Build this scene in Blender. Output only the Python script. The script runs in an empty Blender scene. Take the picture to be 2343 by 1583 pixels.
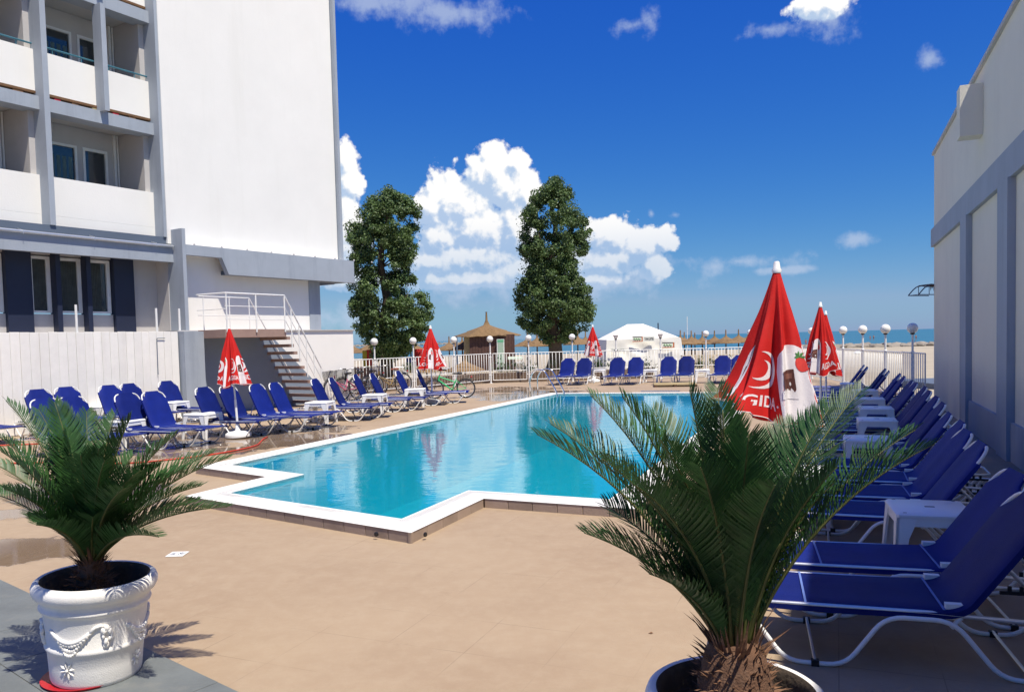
import bpy, bmesh, math, random
from math import sin, cos, pi, radians as R, atan2, sqrt, hypot
from mathutils import Vector, Matrix, noise
random.seed(7)
SC = bpy.context.scene
COL = SC.collection

# ------------------------------------------------------------------ camera
FPX, W0, H0, SHIFT = 1800.0, 2343.0, 1583.0, 71.0
PITCH, ROLL, EYE = R(2.76), R(1.43), 1.8
fw = Vector((0, cos(PITCH), -sin(PITCH)))
_r0 = Vector((1, 0, 0)); _u0 = Vector((0, sin(PITCH), cos(PITCH)))
rt = cos(ROLL)*_r0 - sin(ROLL)*_u0
up = cos(ROLL)*_u0 + sin(ROLL)*_r0
EYEP = Vector((0, 0, EYE))
cd = bpy.data.cameras.new('camera'); cam = bpy.data.objects.new('camera', cd); COL.objects.link(cam)
cd.sensor_fit = 'HORIZONTAL'; cd.sensor_width = 36; cd.lens = 36*FPX/W0
cd.shift_y = SHIFT/W0; cd.clip_start = 0.05; cd.clip_end = 30000
cam.matrix_world = Matrix(((rt.x, up.x, -fw.x, 0), (rt.y, up.y, -fw.y, 0), (rt.z, up.z, -fw.z, EYE), (0, 0, 0, 1)))
SC.camera = cam

def ray(x, y):
    return ((x-W0/2)/FPX)*rt + ((-(y-H0/2)+SHIFT)/FPX)*up + fw
def G(x, y, z=0.0):           # where a surveyed sight line meets height z
    d = ray(x, y); return EYEP + d*((z-EYE)/d.z)
def D(x, y, Y):               # where it meets distance Y
    d = ray(x, y); return EYEP + d*(Y/d.y)

# ------------------------------------------------------------------ light
SUNV = Vector((0.28, -0.38, 1.0)).normalized()
SUN_EL = math.asin(SUNV.z)
sd = bpy.data.lights.new('sun', 'SUN'); sun = bpy.data.objects.new('sun', sd); COL.objects.link(sun)
sd.energy = 4.3; sd.angle = R(0.53); sd.color = (1.0, 0.925, 0.79)
sun.rotation_euler = (-SUNV).to_track_quat('-Z', 'Y').to_euler(); sun.location = (0, -20, 60)
SC.view_settings.view_transform = 'Standard'; SC.view_settings.look = 'None'
SC.view_settings.gamma = 1; SC.view_settings.exposure = 0.52
SC.view_settings.use_curve_mapping = False
SC.cycles.max_bounces = 7; SC.cycles.transparent_max_bounces = 24

world = bpy.data.worlds.new('World'); SC.world = world; world.use_nodes = True
SKY_STRENGTH = 0.09
CLOUDS = [  # centre and radii in photograph pixels: an inventory of the cloud bank over the sea
 (1128,385,52,62),(1185,372,34,34),(1100,400,40,55),(1160,430,75,60),(1020,455,58,75),(1060,470,90,70),(990,480,50,55),(1205,440,42,66),(1100,520,120,60),
 (1010,540,60,50),(1180,520,60,90),(1080,590,150,42),(985,600,90,40),
 (1060,640,190,26),(1200,620,110,40),(790,370,32,50),(800,420,34,50),(785,470,45,50),(790,545,60,80),(800,640,90,30),
 (1400,540,75,48),(1470,560,60,45),(1520,550,34,34),(1380,600,110,40),(1350,640,95,22),(1500,610,40,40),
 (1880,8,75,34)]
THIN = [(1690,598,140,20),(1640,610,60,24),(1790,618,90,10),(1010,30,170,40),(860,10,150,34),(1490,50,26,40),(1440,60,40,18),(1760,68,60,20),(1900,30,90,50),(2120,130,30,34),(1960,548,50,18),(1545,492,22,12),(1490,490,10,16),(1200,650,420,50),(820,720,140,40)]
def deg(px, py):
    d = ray(px, py).normalized(); return math.degrees(atan2(d.x, d.y)), math.degrees(math.asin(d.z))
def build_world():
    nt = world.node_tree; nt.nodes.clear(); N = nt.nodes; L = nt.links
    def blobgroup(name, items, nscale, namp, vamp):
        g = bpy.data.node_groups.new(name, 'ShaderNodeTree')
        g.interface.new_socket('P', in_out='INPUT', socket_type='NodeSocketVector')
        g.interface.new_socket('F', in_out='OUTPUT', socket_type='NodeSocketFloat')
        gi = g.nodes.new('NodeGroupInput'); go = g.nodes.new('NodeGroupOutput'); cur = None
        for (x, y, rx, ry) in items:
            a, e = deg(x, y)
            s = g.nodes.new('ShaderNodeVectorMath'); s.operation = 'SUBTRACT'; g.links.new(gi.outputs[0], s.inputs[0]); s.inputs[1].default_value = (a, e, 0)
            v = g.nodes.new('ShaderNodeVectorMath'); v.operation = 'DIVIDE'; g.links.new(s.outputs[0], v.inputs[0]); v.inputs[1].default_value = (rx/31.4*1.17, ry/31.4*1.17, 1)
            l = g.nodes.new('ShaderNodeVectorMath'); l.operation = 'LENGTH'; g.links.new(v.outputs[0], l.inputs[0])
            m = g.nodes.new('ShaderNodeMath'); m.operation = 'SUBTRACT'; m.inputs[0].default_value = 1; g.links.new(l.outputs['Value'], m.inputs[1])
            if cur is None: cur = m.outputs[0]
            else:
                mx = g.nodes.new('ShaderNodeMath'); mx.operation = 'SMOOTH_MAX'; mx.inputs[2].default_value = 0.12
                g.links.new(cur, mx.inputs[0]); g.links.new(m.outputs[0], mx.inputs[1]); cur = mx.outputs[0]
        n = g.nodes.new('ShaderNodeTexNoise'); n.inputs['Scale'].default_value = nscale; n.inputs['Detail'].default_value = 6; n.inputs['Roughness'].default_value = 0.62; n.noise_dimensions = '2D'
        g.links.new(gi.outputs[0], n.inputs['Vector'])
        a1 = g.nodes.new('ShaderNodeMath'); a1.operation = 'MULTIPLY_ADD'; g.links.new(n.outputs[0], a1.inputs[0]); a1.inputs[1].default_value = namp; a1.inputs[2].default_value = -namp*.5
        if not vamp:
            s1 = g.nodes.new('ShaderNodeMath'); g.links.new(cur, s1.inputs[0]); g.links.new(a1.outputs[0], s1.inputs[1]); g.links.new(s1.outputs[0], go.inputs[0]); return g
        vo = g.nodes.new('ShaderNodeTexVoronoi'); vo.voronoi_dimensions = '2D'; vo.feature = 'F1'; vo.inputs['Scale'].default_value = nscale*1.5; vo.inputs['Detail'].default_value = 1.0; vo.inputs['Roughness'].default_value = .6
        g.links.new(gi.outputs[0], vo.inputs['Vector'])
        a2 = g.nodes.new('ShaderNodeMath'); a2.operation = 'MULTIPLY_ADD'; g.links.new(vo.outputs['Distance'], a2.inputs[0]); a2.inputs[1].default_value = -vamp; a2.inputs[2].default_value = vamp*.4
        s1 = g.nodes.new('ShaderNodeMath'); g.links.new(cur, s1.inputs[0]); g.links.new(a1.outputs[0], s1.inputs[1])
        s2 = g.nodes.new('ShaderNodeMath'); g.links.new(s1.outputs[0], s2.inputs[0]); g.links.new(a2.outputs[0], s2.inputs[1])
        g.links.new(s2.outputs[0], go.inputs[0]); return g
    tc = N.new('ShaderNodeTexCoord'); nrm = N.new('ShaderNodeVectorMath'); nrm.operation = 'NORMALIZE'; L.new(tc.outputs['Generated'], nrm.inputs[0])
    sp = N.new('ShaderNodeSeparateXYZ'); L.new(nrm.outputs[0], sp.inputs[0])
    def M(op, a, b=None, c=None):
        m = N.new('ShaderNodeMath'); m.operation = op
        for i, v in enumerate((a, b, c)):
            if v is None: continue
            if isinstance(v, (int, float)): m.inputs[i].default_value = v
            else: L.new(v, m.inputs[i])
        return m.outputs[0]
    az = M('MULTIPLY', M('ARCTAN2', sp.outputs[0], sp.outputs[1]), 180/pi)
    el = M('MULTIPLY', M('ARCSINE', sp.outputs[2]), 180/pi)
    cp = N.new('ShaderNodeCombineXYZ'); L.new(az, cp.inputs[0]); L.new(el, cp.inputs[1])
    gA = blobgroup('cumulus_field', CLOUDS, 0.75, 0.75, 0.22)
    gB = blobgroup('thin_cloud_field', THIN, 0.42, 2.4, 0.0)
    def use(g, off):
        o = N.new('ShaderNodeVectorMath'); L.new(cp.outputs[0], o.inputs[0]); o.inputs[1].default_value = off
        q = N.new('ShaderNodeGroup'); q.node_tree = g; L.new(o.outputs[0], q.inputs[0]); return q.outputs[0]
    f0 = use(gA, (0, 0, 0)); f1 = use(gA, (.28, .42, 0)); f2 = use(gA, (.7, 1.3, 0))
    def SS(v, lo, hi):
        m = N.new('ShaderNodeMapRange'); m.interpolation_type = 'SMOOTHSTEP'; L.new(v, m.inputs[0]); m.inputs[1].default_value = lo; m.inputs[2].default_value = hi; return m.outputs[0]
    dens = M('MULTIPLY', SS(f0, 0.06, 0.27), M('MULTIPLY_ADD', SS(el, 3.5, 10), .42, .58))
    lit = M('ADD', M('MULTIPLY', M('SUBTRACT', f0, f1), 1.7), M('MULTIPLY', M('SUBTRACT', f0, f2), .9))
    lit = SS(lit, -.55, .50)
    lowfade = SS(el, 1.5, 8)
    lit = M('MULTIPLY', lit, M('MULTIPLY_ADD', lowfade, .3, .7))
    cr = N.new('ShaderNodeMix'); cr.data_type = 'RGBA'; L.new(lit, cr.inputs[0]); cr.inputs[6].default_value = (.44, .57, .77, 1); cr.inputs[7].default_value = (1.0, .985, .96, 1)
    thin = M('MULTIPLY', SS(use(gB, (0, 0, 0)), 0.10, 1.15), .62)
    sky = N.new('ShaderNodeTexSky'); sky.sky_type = 'NISHITA'; sky.sun_disc = False
    sky.sun_elevation = SUN_EL; sky.sun_rotation = atan2(SUNV.x, SUNV.y); sky.altitude = 0; sky.air_density = 1.0; sky.dust_density = .2; sky.ozone_density = 1.5
    ss_ = N.new('ShaderNodeSeparateColor'); L.new(sky.outputs[0], ss_.inputs[0]); cc_ = N.new('ShaderNodeCombineColor')
    for i_, (g_, k_) in enumerate(((1.92, .72), (1.2, .69), (.33, .755))):     # a clearer, deeper blue maritime sky
        L.new(M('MULTIPLY', M('POWER', M('MINIMUM', M('MULTIPLY', ss_.outputs[i_], .0965), (.60, 1.3, 1.3)[i_]), g_), k_*7.75), cc_.inputs[i_])
    b0 = N.new('ShaderNodeBackground'); L.new(cc_.outputs[0], b0.inputs[0]); b0.inputs[1].default_value = SKY_STRENGTH
    b1 = N.new('ShaderNodeBackground'); L.new(cr.outputs[2], b1.inputs[0]); b1.inputs[1].default_value = .74
    b2 = N.new('ShaderNodeBackground'); b2.inputs[0].default_value = (.66, .78, 1, 1); b2.inputs[1].default_value = .56
    m1 = N.new('ShaderNodeMixShader'); L.new(thin, m1.inputs[0]); L.new(b0.outputs[0], m1.inputs[1]); L.new(b2.outputs[0], m1.inputs[2])
    m2 = N.new('ShaderNodeMixShader'); L.new(dens, m2.inputs[0]); L.new(m1.outputs[0], m2.inputs[1]); L.new(b1.outputs[0], m2.inputs[2])
    out = N.new('ShaderNodeOutputWorld'); L.new(m2.outputs[0], out.inputs[0])
build_world()

# ------------------------------------------------------------------ materials
MATS = {}
def mat(name, col, rough=.6, var=.08, vscale=3.0, bump=0.0, bscale=40.0, metal=0.0, spec=.5, dirt=None, dscale=1.2, damt=.5, streak=False, trans=0.0, coat=0.0, sss=None):
    if name in MATS: return MATS[name]
    m = bpy.data.materials.new(name); m.use_nodes = True; nt = m.node_tree; N = nt.nodes; L = nt.links
    p = N['Principled BSDF']; p.inputs['Roughness'].default_value = rough; p.inputs['Metallic'].default_value = metal
    p.inputs['Specular IOR Level'].default_value = spec
    if coat: p.inputs['Coat Weight'].default_value = coat
    tc = N.new('ShaderNodeTexCoord'); geo = N.new('ShaderNodeNewGeometry')
    n = N.new('ShaderNodeTexNoise'); n.inputs['Scale'].default_value = vscale; n.inputs['Detail'].default_value = 6; n.inputs['Roughness'].default_value = .65
    L.new(geo.outputs['Position'], n.inputs['Vector'])
    mr = N.new('ShaderNodeMapRange'); L.new(n.outputs[0], mr.inputs[0]); mr.inputs[1].default_value = .3; mr.inputs[2].default_value = .7; mr.inputs[3].default_value = 1-var; mr.inputs[4].default_value = 1+var
    mx = N.new('ShaderNodeVectorMath'); mx.operation = 'SCALE'; mx.inputs[0].default_value = col; L.new(mr.outputs[0], mx.inputs['Scale'])
    out = mx.outputs[0]
    if dirt:
        n2 = N.new('ShaderNodeTexNoise'); n2.inputs['Scale'].default_value = dscale; n2.inputs['Detail'].default_value = 8; n2.inputs['Roughness'].default_value = .7
        if streak:
            mp = N.new('ShaderNodeMapping'); mp.inputs['Scale'].default_value = (3, 3, .25); L.new(geo.outputs['Position'], mp.inputs[0]); L.new(mp.outputs[0], n2.inputs['Vector'])
        else: L.new(geo.outputs['Position'], n2.inputs['Vector'])
        m2 = N.new('ShaderNodeMapRange'); L.new(n2.outputs[0], m2.inputs[0]); m2.inputs[1].default_value = .52; m2.inputs[2].default_value = .8; m2.inputs[3].default_value = 0; m2.inputs[4].default_value = damt
        k = N.new('ShaderNodeMix'); k.data_type = 'RGBA'; L.new(m2.outputs[0], k.inputs[0]); L.new(out, k.inputs[6]); k.inputs[7].default_value = (*dirt, 1); out = k.outputs[2]
    L.new(out, p.inputs['Base Color'])
    if bump:
        n3 = N.new('ShaderNodeTexNoise'); n3.inputs['Scale'].default_value = bscale; n3.inputs['Detail'].default_value = 5
        L.new(geo.outputs['Position'], n3.inputs['Vector'])
        b = N.new('ShaderNodeBump'); b.inputs['Strength'].default_value = bump; b.inputs['Distance'].default_value = .01; L.new(n3.outputs[0], b.inputs['Height']); L.new(b.outputs[0], p.inputs['Normal'])
    if trans:
        t = N.new('ShaderNodeBsdfTranslucent'); L.new(out, t.inputs[0]); ms = N.new('ShaderNodeMixShader'); ms.inputs[0].default_value = trans
        L.new(p.outputs[0], ms.inputs[1]); L.new(t.outputs[0], ms.inputs[2]); L.new(ms.outputs[0], N['Material Output'].inputs[0])
    MATS[name] = m; return m

M_wall = mat('white_render', (.83, .81, .765), .85, .03, .6, .25, 30, dirt=(.60, .58, .50), dscale=.5, damt=.22, streak=True)
M_wall_hall = mat('hall_render', (.73, .69, .58), .85, .05, .5, .3, 25, dirt=(.58, .54, .47), dscale=.5, damt=.35, streak=True)
M_grey = mat('slate_grey_paint', (.335, .375, .43), .75, .07, 1.2, .25, 30, dirt=(.16, .19, .23), dscale=1.0, damt=.5, streak=True)
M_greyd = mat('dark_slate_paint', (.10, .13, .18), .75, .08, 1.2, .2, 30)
M_navy = mat('navy_panel_paint', (.012, .018, .045), .55, .15, 1.5, .1, 30)
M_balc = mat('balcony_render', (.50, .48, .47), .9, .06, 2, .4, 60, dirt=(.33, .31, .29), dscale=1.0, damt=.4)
M_board = mat('white_painted_board', (.84, .815, .765), .65, .04, 4, .15, 60, dirt=(.60, .55, .46), dscale=1.6, damt=.3, streak=True)
M_white = mat('white_plastic', (.83, .83, .82), .38, .03, 6, .03, 60)
M_wmet = mat('white_painted_metal', (.78, .78, .76), .42, .05, 6, .05, 60)
M_alu = mat('aluminium_tube', (.72, .73, .74), .32, .06, 10, .05, 90, metal=.75)
M_steel = mat('polished_steel', (.75, .76, .77), .14, .03, 8, metal=1.0)
M_black = mat('black_plastic', (.012, .012, .014), .45, .2, 8)
M_sling = mat('blue_sling_fabric', (.006, .017, .170), .62, .14, 5, .35, 260, spec=.18, dirt=(.02, .035, .21), dscale=3, damt=.45, trans=.10)
def vary(m, lo, hi):
    nt = m.node_tree; p = nt.nodes['Principled BSDF']; src = p.inputs['Base Color'].links[0].from_socket
    oi = nt.nodes.new('ShaderNodeObjectInfo'); mr = nt.nodes.new('ShaderNodeMapRange'); nt.links.new(oi.outputs['Random'], mr.inputs[0]); mr.inputs[3].default_value = lo; mr.inputs[4].default_value = hi
    sc = nt.nodes.new('ShaderNodeVectorMath'); sc.operation = 'SCALE'; nt.links.new(src, sc.inputs[0]); nt.links.new(mr.outputs[0], sc.inputs['Scale'])
    for l in list(nt.links):
        if l.from_socket == src and l.to_node != sc: to = l.to_socket; nt.links.remove(l); nt.links.new(sc.outputs[0], to)
M_seam = mat('pale_seam', (.12, .19, .46), .7, .1, 5)
M_red = mat('red_canopy_cloth', (.62, .022, .020), .78, .09, 6, .3, 120, spec=.2, trans=.18, dirt=(.50, .06, .05), dscale=5, damt=.5)
M_cwhite = mat('white_canopy_print', (.80, .76, .77), .8, .05, 6, .3, 120, spec=.2, dirt=(.62, .56, .56), dscale=5, damt=.4, trans=.1)
M_choc = mat('chocolate_print', (.085, .022, .015), .6, .15, 8)
M_choc2 = mat('chocolate_light_print', (.19, .07, .05), .6, .15, 8)
M_straw = mat('strawberry_print', (.60, .03, .02), .6, .15, 30)
M_leafp = mat('green_leaf_print', (.05, .18, .03), .6, .2, 30)
M_rust = mat('rusty_edge', (.16, .08, .035), .9, .25, 6, .5, 40, dirt=(.05, .035, .02), dscale=4, damt=.8)
M_step = mat('brown_concrete_step', (.33, .22, .18), .85, .1, 4, .3, 40)
M_riser = mat('tan_riser_tile', (.33, .25, .195), .7, .10, 5, .3, 60, dirt=(.20, .15, .11), dscale=3, damt=.4)
M_cope = mat('white_coping_tile', (.80, .785, .74), .6, .05, 5, .6, 110, dirt=(.58, .54, .45), dscale=2, damt=.35)
M_pot = mat('white_pot_paint', (.80, .78, .74), .75, .05, 5, .25, 160, dirt=(.50, .46, .40), dscale=6, damt=.35)
M_potin = mat('weathered_pot_inside', (.085, .062, .042), .9, .3, 12, .5, 60, dirt=(.02, .016, .012), dscale=8, damt=.9)
M_soil = mat('dark_soil', (.028, .022, .018), .95, .4, 25, 1.0, 80)
M_caudex = mat('cycad_bark', (.12, .06, .034), .9, .35, 20, .8, 120, dirt=(.23, .16, .11), dscale=18, damt=.7)
M_spike = mat('dry_leaf_base', (.17, .085, .045), .85, .4, 20, .3, 60, dirt=(.28, .20, .15), dscale=14, damt=.7)
M_frond = mat('cycad_leaflet_green', (.032, .090, .024), .45, .40, 9, 0, 1, spec=.4, trans=.14, dirt=(.10, .11, .02), dscale=4, damt=.35)
M_frond2 = mat('pale_cycad_leaflet', (.10, .17, .06), .5, .2, 9, trans=.25)
M_rachis = mat('cycad_rachis', (.09, .10, .025), .5, .3, 9, dirt=(.15, .07, .02), dscale=8, damt=.6)
M_thatch = mat('straw_thatch', (.21, .13, .06), .95, .3, 6, 1.0, 50, dirt=(.16, .095, .04), dscale=5, damt=.7)
M_wood = mat('brown_wood', (.085, .040, .030), .8, .25, 5, .4, 30)
M_pale = mat('weathered_plank', (.36, .28, .14), .85, .2, 6, .4, 40)
M_bark = mat('poplar_bark', (.10, .072, .048), .95, .3, 8, 1.0, 20)
M_globe = mat('opal_globe', (.82, .81, .76), .25, .03, 8, coat=.3)
M_tent = mat('white_tarpaulin', (.76, .74, .68), .7, .05, 1, .9, 1.6, dirt=(.52, .49, .42), dscale=.9, damt=.5)
M_skin = mat('sun_tanned_skin', (.36, .17, .10), .6, .08, 5)
M_cream = mat('cream_low_wall', (.55, .46, .33), .9, .1, 1.5, .4, 15)
M_brownw = mat('brown_low_wall', (.14, .095, .065), .9, .2, 3, .5, 15)
M_rock = mat('breakwater_rock', (.26, .23, .19), .95, .35, .3, .5, 2)
M_glassd = mat('dark_window_glass', (.02, .03, .035), .05, .2, 1, spec=.9, coat=.4)
M_curtain = mat('curtain_cloth', (.10, .17, .18), .9, .3, 2)
M_hose = mat('red_hose_rubber', (.50, .05, .022), .5, .15, 6)
M_rubber = mat('tyre_rubber', (.014, .014, .015), .75, .2, 10)
M_rail = mat('teal_handrail', (.04, .16, .22), .5, .15, 5)
M_saucer = mat('red_plastic_saucer', (.42, .012, .016), .45, .1, 6)

vary(M_sling, .72, 1.25); vary(M_board, .93, 1.03); vary(M_riser, .85, 1.12)
def deck_mat():
    m = bpy.data.materials.new('sandy_painted_deck'); m.use_nodes = True; nt = m.node_tree; N = nt.nodes; L = nt.links
    p = N['Principled BSDF']; geo = N.new('ShaderNodeNewGeometry'); P = geo.outputs['Position']
    def noi(s, d=6, r=.6):
        n = N.new('ShaderNodeTexNoise'); n.inputs['Scale'].default_value = s; n.inputs['Detail'].default_value = d; n.inputs['Roughness'].default_value = r; L.new(P, n.inputs['Vector']); return n.outputs[0]
    def rng(v, a, b, c=0, d=1, sm=True):
        m_ = N.new('ShaderNodeMapRange'); L.new(v, m_.inputs[0]); m_.inputs[1].default_value = a; m_.inputs[2].default_value = b; m_.inputs[3].default_value = c; m_.inputs[4].default_value = d
        if sm: m_.interpolation_type = 'SMOOTHSTEP'
        return m_.outputs[0]
    def mth(op, a, b):
        q = N.new('ShaderNodeMath'); q.operation = op
        for i, v in enumerate((a, b)):
            if isinstance(v, (int, float)): q.inputs[i].default_value = v
            else: L.new(v, q.inputs[i])
        return q.outputs[0]
    def mixc(f, a, b):
        k = N.new('ShaderNodeMix'); k.data_type = 'RGBA'
        if isinstance(f, float): k.inputs[0].default_value = f
        else: L.new(f, k.inputs[0])
        for i, v in ((6, a), (7, b)):
            if isinstance(v, tuple): k.inputs[i].default_value = (*v, 1)
            else: L.new(v, k.inputs[i])
        return k.outputs[2]
    c = mixc(rng(noi(.45, 5), .35, .65), (.365, .270, .178), (.318, .228, .148))
    c = mixc(rng(noi(7, 8, .75), .38, .70, 0, .42), c, (.41, .32, .22))
    c = mixc(rng(noi(2.2, 9, .8), .57, .72, 0, .5), c, (.25, .175, .11))
    # tile joints showing faintly through the paint
    mp = N.new('ShaderNodeMapping'); mp.inputs['Rotation'].default_value = (0, 0, R(22.5)); L.new(P, mp.inputs[0])
    br = N.new('ShaderNodeTexBrick'); br.offset = 0; br.inputs['Scale'].default_value = 1; br.inputs['Mortar Size'].default_value = .0035; br.inputs['Mortar Smooth'].default_value = .4
    br.inputs['Brick Width'].default_value = .5; br.inputs['Row Height'].default_value = .5; L.new(mp.outputs[0], br.inputs[0])
    joint = mth('MULTIPLY', br.outputs['Fac'], rng(noi(.8, 4), .44, .66, 0.0, .6))
    c = mixc(joint, c, (.16, .115, .075))
    # wet patches around the left loungers, by the fence and beside the pool
    sx = N.new('ShaderNodeSeparateXYZ'); L.new(P, sx.inputs[0])
    def near(cx, cy, rx, ry):
        a = mth('DIVIDE', mth('SUBTRACT', sx.outputs[0], cx), rx); b = mth('DIVIDE', mth('SUBTRACT', sx.outputs[1], cy), ry)
        d2 = mth('ADD', mth('MULTIPLY', a, a), mth('MULTIPLY', b, b)); return rng(d2, 0, 1, 1, 0)
    zone = mth('MAXIMUM', mth('MAXIMUM', near(-5.6, 15.2, 4.0, 3.2), near(.2, 26.5, 3.0, 4.5)), mth('MAXIMUM', near(-5.6, 9.4, 2.0, 2.0), near(-4.9, 6.9, 1.5, .9)))
    wet = mth('MULTIPLY', rng(mth('ADD', noi(.9, 7, .6), mth('MULTIPLY', zone, .22)), .60, .64), rng(zone, .02, .3))
    c = mixc(mth('MULTIPLY', wet, .55), c, (.105, .065, .036))
    L.new(c, p.inputs['Base Color'])
    L.new(rng(wet, 0, 1, .78, .06, False), p.inputs['Roughness'])
    bm_ = N.new('ShaderNodeBump'); bm_.inputs['Strength'].default_value = .22; bm_.inputs['Distance'].default_value = .01
    hgt = mth('SUBTRACT', mth('MULTIPLY', noi(90, 4), mth('SUBTRACT', 1.0, wet)), mth('MULTIPLY', joint, .6))
    L.new(hgt, bm_.inputs['Height']); L.new(bm_.outputs[0], p.inputs['Normal'])
    return m
M_deck = deck_mat()

def water_mat():
    m = bpy.data.materials.new('pool_water'); m.use_nodes = True; nt = m.node_tree; N = nt.nodes; L = nt.links; N.clear()
    geo = N.new('ShaderNodeNewGeometry')
    n1 = N.new('ShaderNodeTexNoise'); n1.inputs['Scale'].default_value = 2.6; n1.inputs['Detail'].default_value = 4; n1.inputs['Roughness'].default_value = .55
    mp = N.new('ShaderNodeMapping'); mp.inputs['Scale'].default_value = (1, 1.5, 1); L.new(geo.outputs['Position'], mp.inputs[0]); L.new(mp.outputs[0], n1.inputs['Vector'])
    b = N.new('ShaderNodeBump'); b.inputs['Strength'].default_value = .22; b.inputs['Distance'].default_value = .016; L.new(n1.outputs[0], b.inputs['Height'])
    fr = N.new('ShaderNodeFresnel'); fr.inputs[0].default_value = 1.36; L.new(b.outputs[0], fr.inputs['Normal'])
    tr = N.new('ShaderNodeBsdfRefraction'); tr.inputs['IOR'].default_value = 1.0; tr.inputs['Roughness'].default_value = 0
    tp = N.new('ShaderNodeBsdfTransparent'); tp.inputs[0].default_value = (.70, .985, .99, 1)
    gl = N.new('ShaderNodeBsdfGlossy'); gl.inputs['Roughness'].default_value = .015; gl.inputs['Color'].default_value = (.93, 1, 1, 1); L.new(b.outputs[0], gl.inputs['Normal'])
    mx = N.new('ShaderNodeMixShader'); df = N.new('ShaderNodeBsdfDiffuse'); df.inputs[0].default_value = (.004, .36, .50, 1); mb_ = N.new('ShaderNodeMixShader'); mb_.inputs[0].default_value = .5; L.new(tp.outputs[0], mb_.inputs[1]); L.new(df.outputs[0], mb_.inputs[2]); L.new(fr.outputs[0], mx.inputs[0]); L.new(mb_.outputs[0], mx.inputs[1]); L.new(gl.outputs[0], mx.inputs[2])
    o = N.new('ShaderNodeOutputMaterial'); L.new(mx.outputs[0], o.inputs[0]); N.remove(tr); return m
def sea_mat():
    m = bpy.data.materials.new('sea_water'); m.use_nodes = True; nt = m.node_tree; N = nt.nodes; L = nt.links
    p = N['Principled BSDF']; geo = N.new('ShaderNodeNewGeometry')
    n0 = N.new('ShaderNodeTexNoise'); n0.inputs['Scale'].default_value = .012; n0.inputs['Detail'].default_value = 5
    mp = N.new('ShaderNodeMapping'); mp.inputs['Scale'].default_value = (.35, 1.6, 1); L.new(geo.outputs['Position'], mp.inputs[0]); L.new(mp.outputs[0], n0.inputs['Vector'])
    k = N.new('ShaderNodeMix'); k.data_type = 'RGBA'; L.new(n0.outputs[0], k.inputs[0]); k.inputs[6].default_value = (.035, .135, .175, 1); k.inputs[7].default_value = (.055, .185, .22, 1)
    L.new(k.outputs[2], p.inputs['Base Color']); p.inputs['Roughness'].default_value = .32
    n = N.new('ShaderNodeTexNoise'); n.inputs['Scale'].default_value = .5; n.inputs['Detail'].default_value = 6; L.new(mp.outputs[0], n.inputs['Vector'])
    b = N.new('ShaderNodeBump'); b.inputs['Strength'].default_value = .8; b.inputs['Distance'].default_value = .6; L.new(n.outputs[0], b.inputs['Height']); L.new(b.outputs[0], p.inputs['Normal'])
    return m
def basin_mat():
    m = bpy.data.materials.new('turquoise_pool_tile'); m.use_nodes = True; nt = m.node_tree; N = nt.nodes; L = nt.links
    p = N['Principled BSDF']; geo = N.new('ShaderNodeNewGeometry')
    br = N.new('ShaderNodeTexBrick'); br.offset = 0; br.inputs['Scale'].default_value = 1; br.inputs['Brick Width'].default_value = .25; br.inputs['Row Height'].default_value = .25; br.inputs['Mortar Size'].default_value = .006
    br.inputs['Color1'].default_value = (.006, .42, .56, 1); br.inputs['Color2'].default_value = (.008, .45, .60, 1); br.inputs['Mortar'].default_value = (.02, .50, .62, 1)
    L.new(geo.outputs['Position'], br.inputs[0])
    vo = N.new('ShaderNodeTexVoronoi'); vo.feature = 'DISTANCE_TO_EDGE'; vo.inputs['Scale'].default_value = 1.5
    L.new(br.outputs[0], p.inputs['Base Color']); p.inputs['Roughness'].default_value = .4; return m
M_water, M_sea, M_basin = water_mat(), sea_mat(), basin_mat()
M_sand = mat('beach_sand', (.40, .345, .25), .95, .12, .25, .6, 3, dirt=(.30, .24, .155), dscale=.8, damt=.6)
M_slab = mat('grey_painted_paving', (.135, .15, .152), .7, .14, 3, .35, 50, dirt=(.26, .25, .21), dscale=4, damt=.5)
def leaf_mat(name, c1, c2):
    m = bpy.data.materials.new(name); m.use_nodes = True; nt = m.node_tree; N = nt.nodes; L = nt.links
    p = N['Principled BSDF']; geo = N.new('ShaderNodeNewGeometry')
    cr = N.new('ShaderNodeMix'); cr.data_type = 'RGBA'; L.new(geo.outputs['Random Per Island'], cr.inputs[0]); cr.inputs[6].default_value = (*c1, 1); cr.inputs[7].default_value = (*c2, 1)
    n = N.new('ShaderNodeTexNoise'); n.inputs['Scale'].default_value = 1.1; L.new(geo.outputs['Position'], n.inputs['Vector'])
    mr = N.new('ShaderNodeMapRange'); L.new(n.outputs[0], mr.inputs[0]); mr.inputs[1].default_value = .35; mr.inputs[2].default_value = .65; mr.inputs[3].default_value = .7; mr.inputs[4].default_value = 1.25
    sc = N.new('ShaderNodeVectorMath'); sc.operation = 'SCALE'; L.new(cr.outputs[2], sc.inputs[0]); L.new(mr.outputs[0], sc.inputs['Scale'])
    L.new(sc.outputs[0], p.inputs['Base Color']); p.inputs['Roughness'].default_value = .48; p.inputs['Specular IOR Level'].default_value = .45
    t = N.new('ShaderNodeBsdfTranslucent'); L.new(sc.outputs[0], t.inputs[0]); ms = N.new('ShaderNodeMixShader'); ms.inputs[0].default_value = .30
    L.new(p.outputs[0], ms.inputs[1]); L.new(t.outputs[0], ms.inputs[2]); L.new(ms.outputs[0], N['Material Output'].inputs[0]); return m
M_leaf = leaf_mat('poplar_leaf', (.055, .110, .036), (.155, .225, .070))
M_shrub = leaf_mat('shrub_leaf', (.03, .06, .02), (.08, .12, .035))
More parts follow.
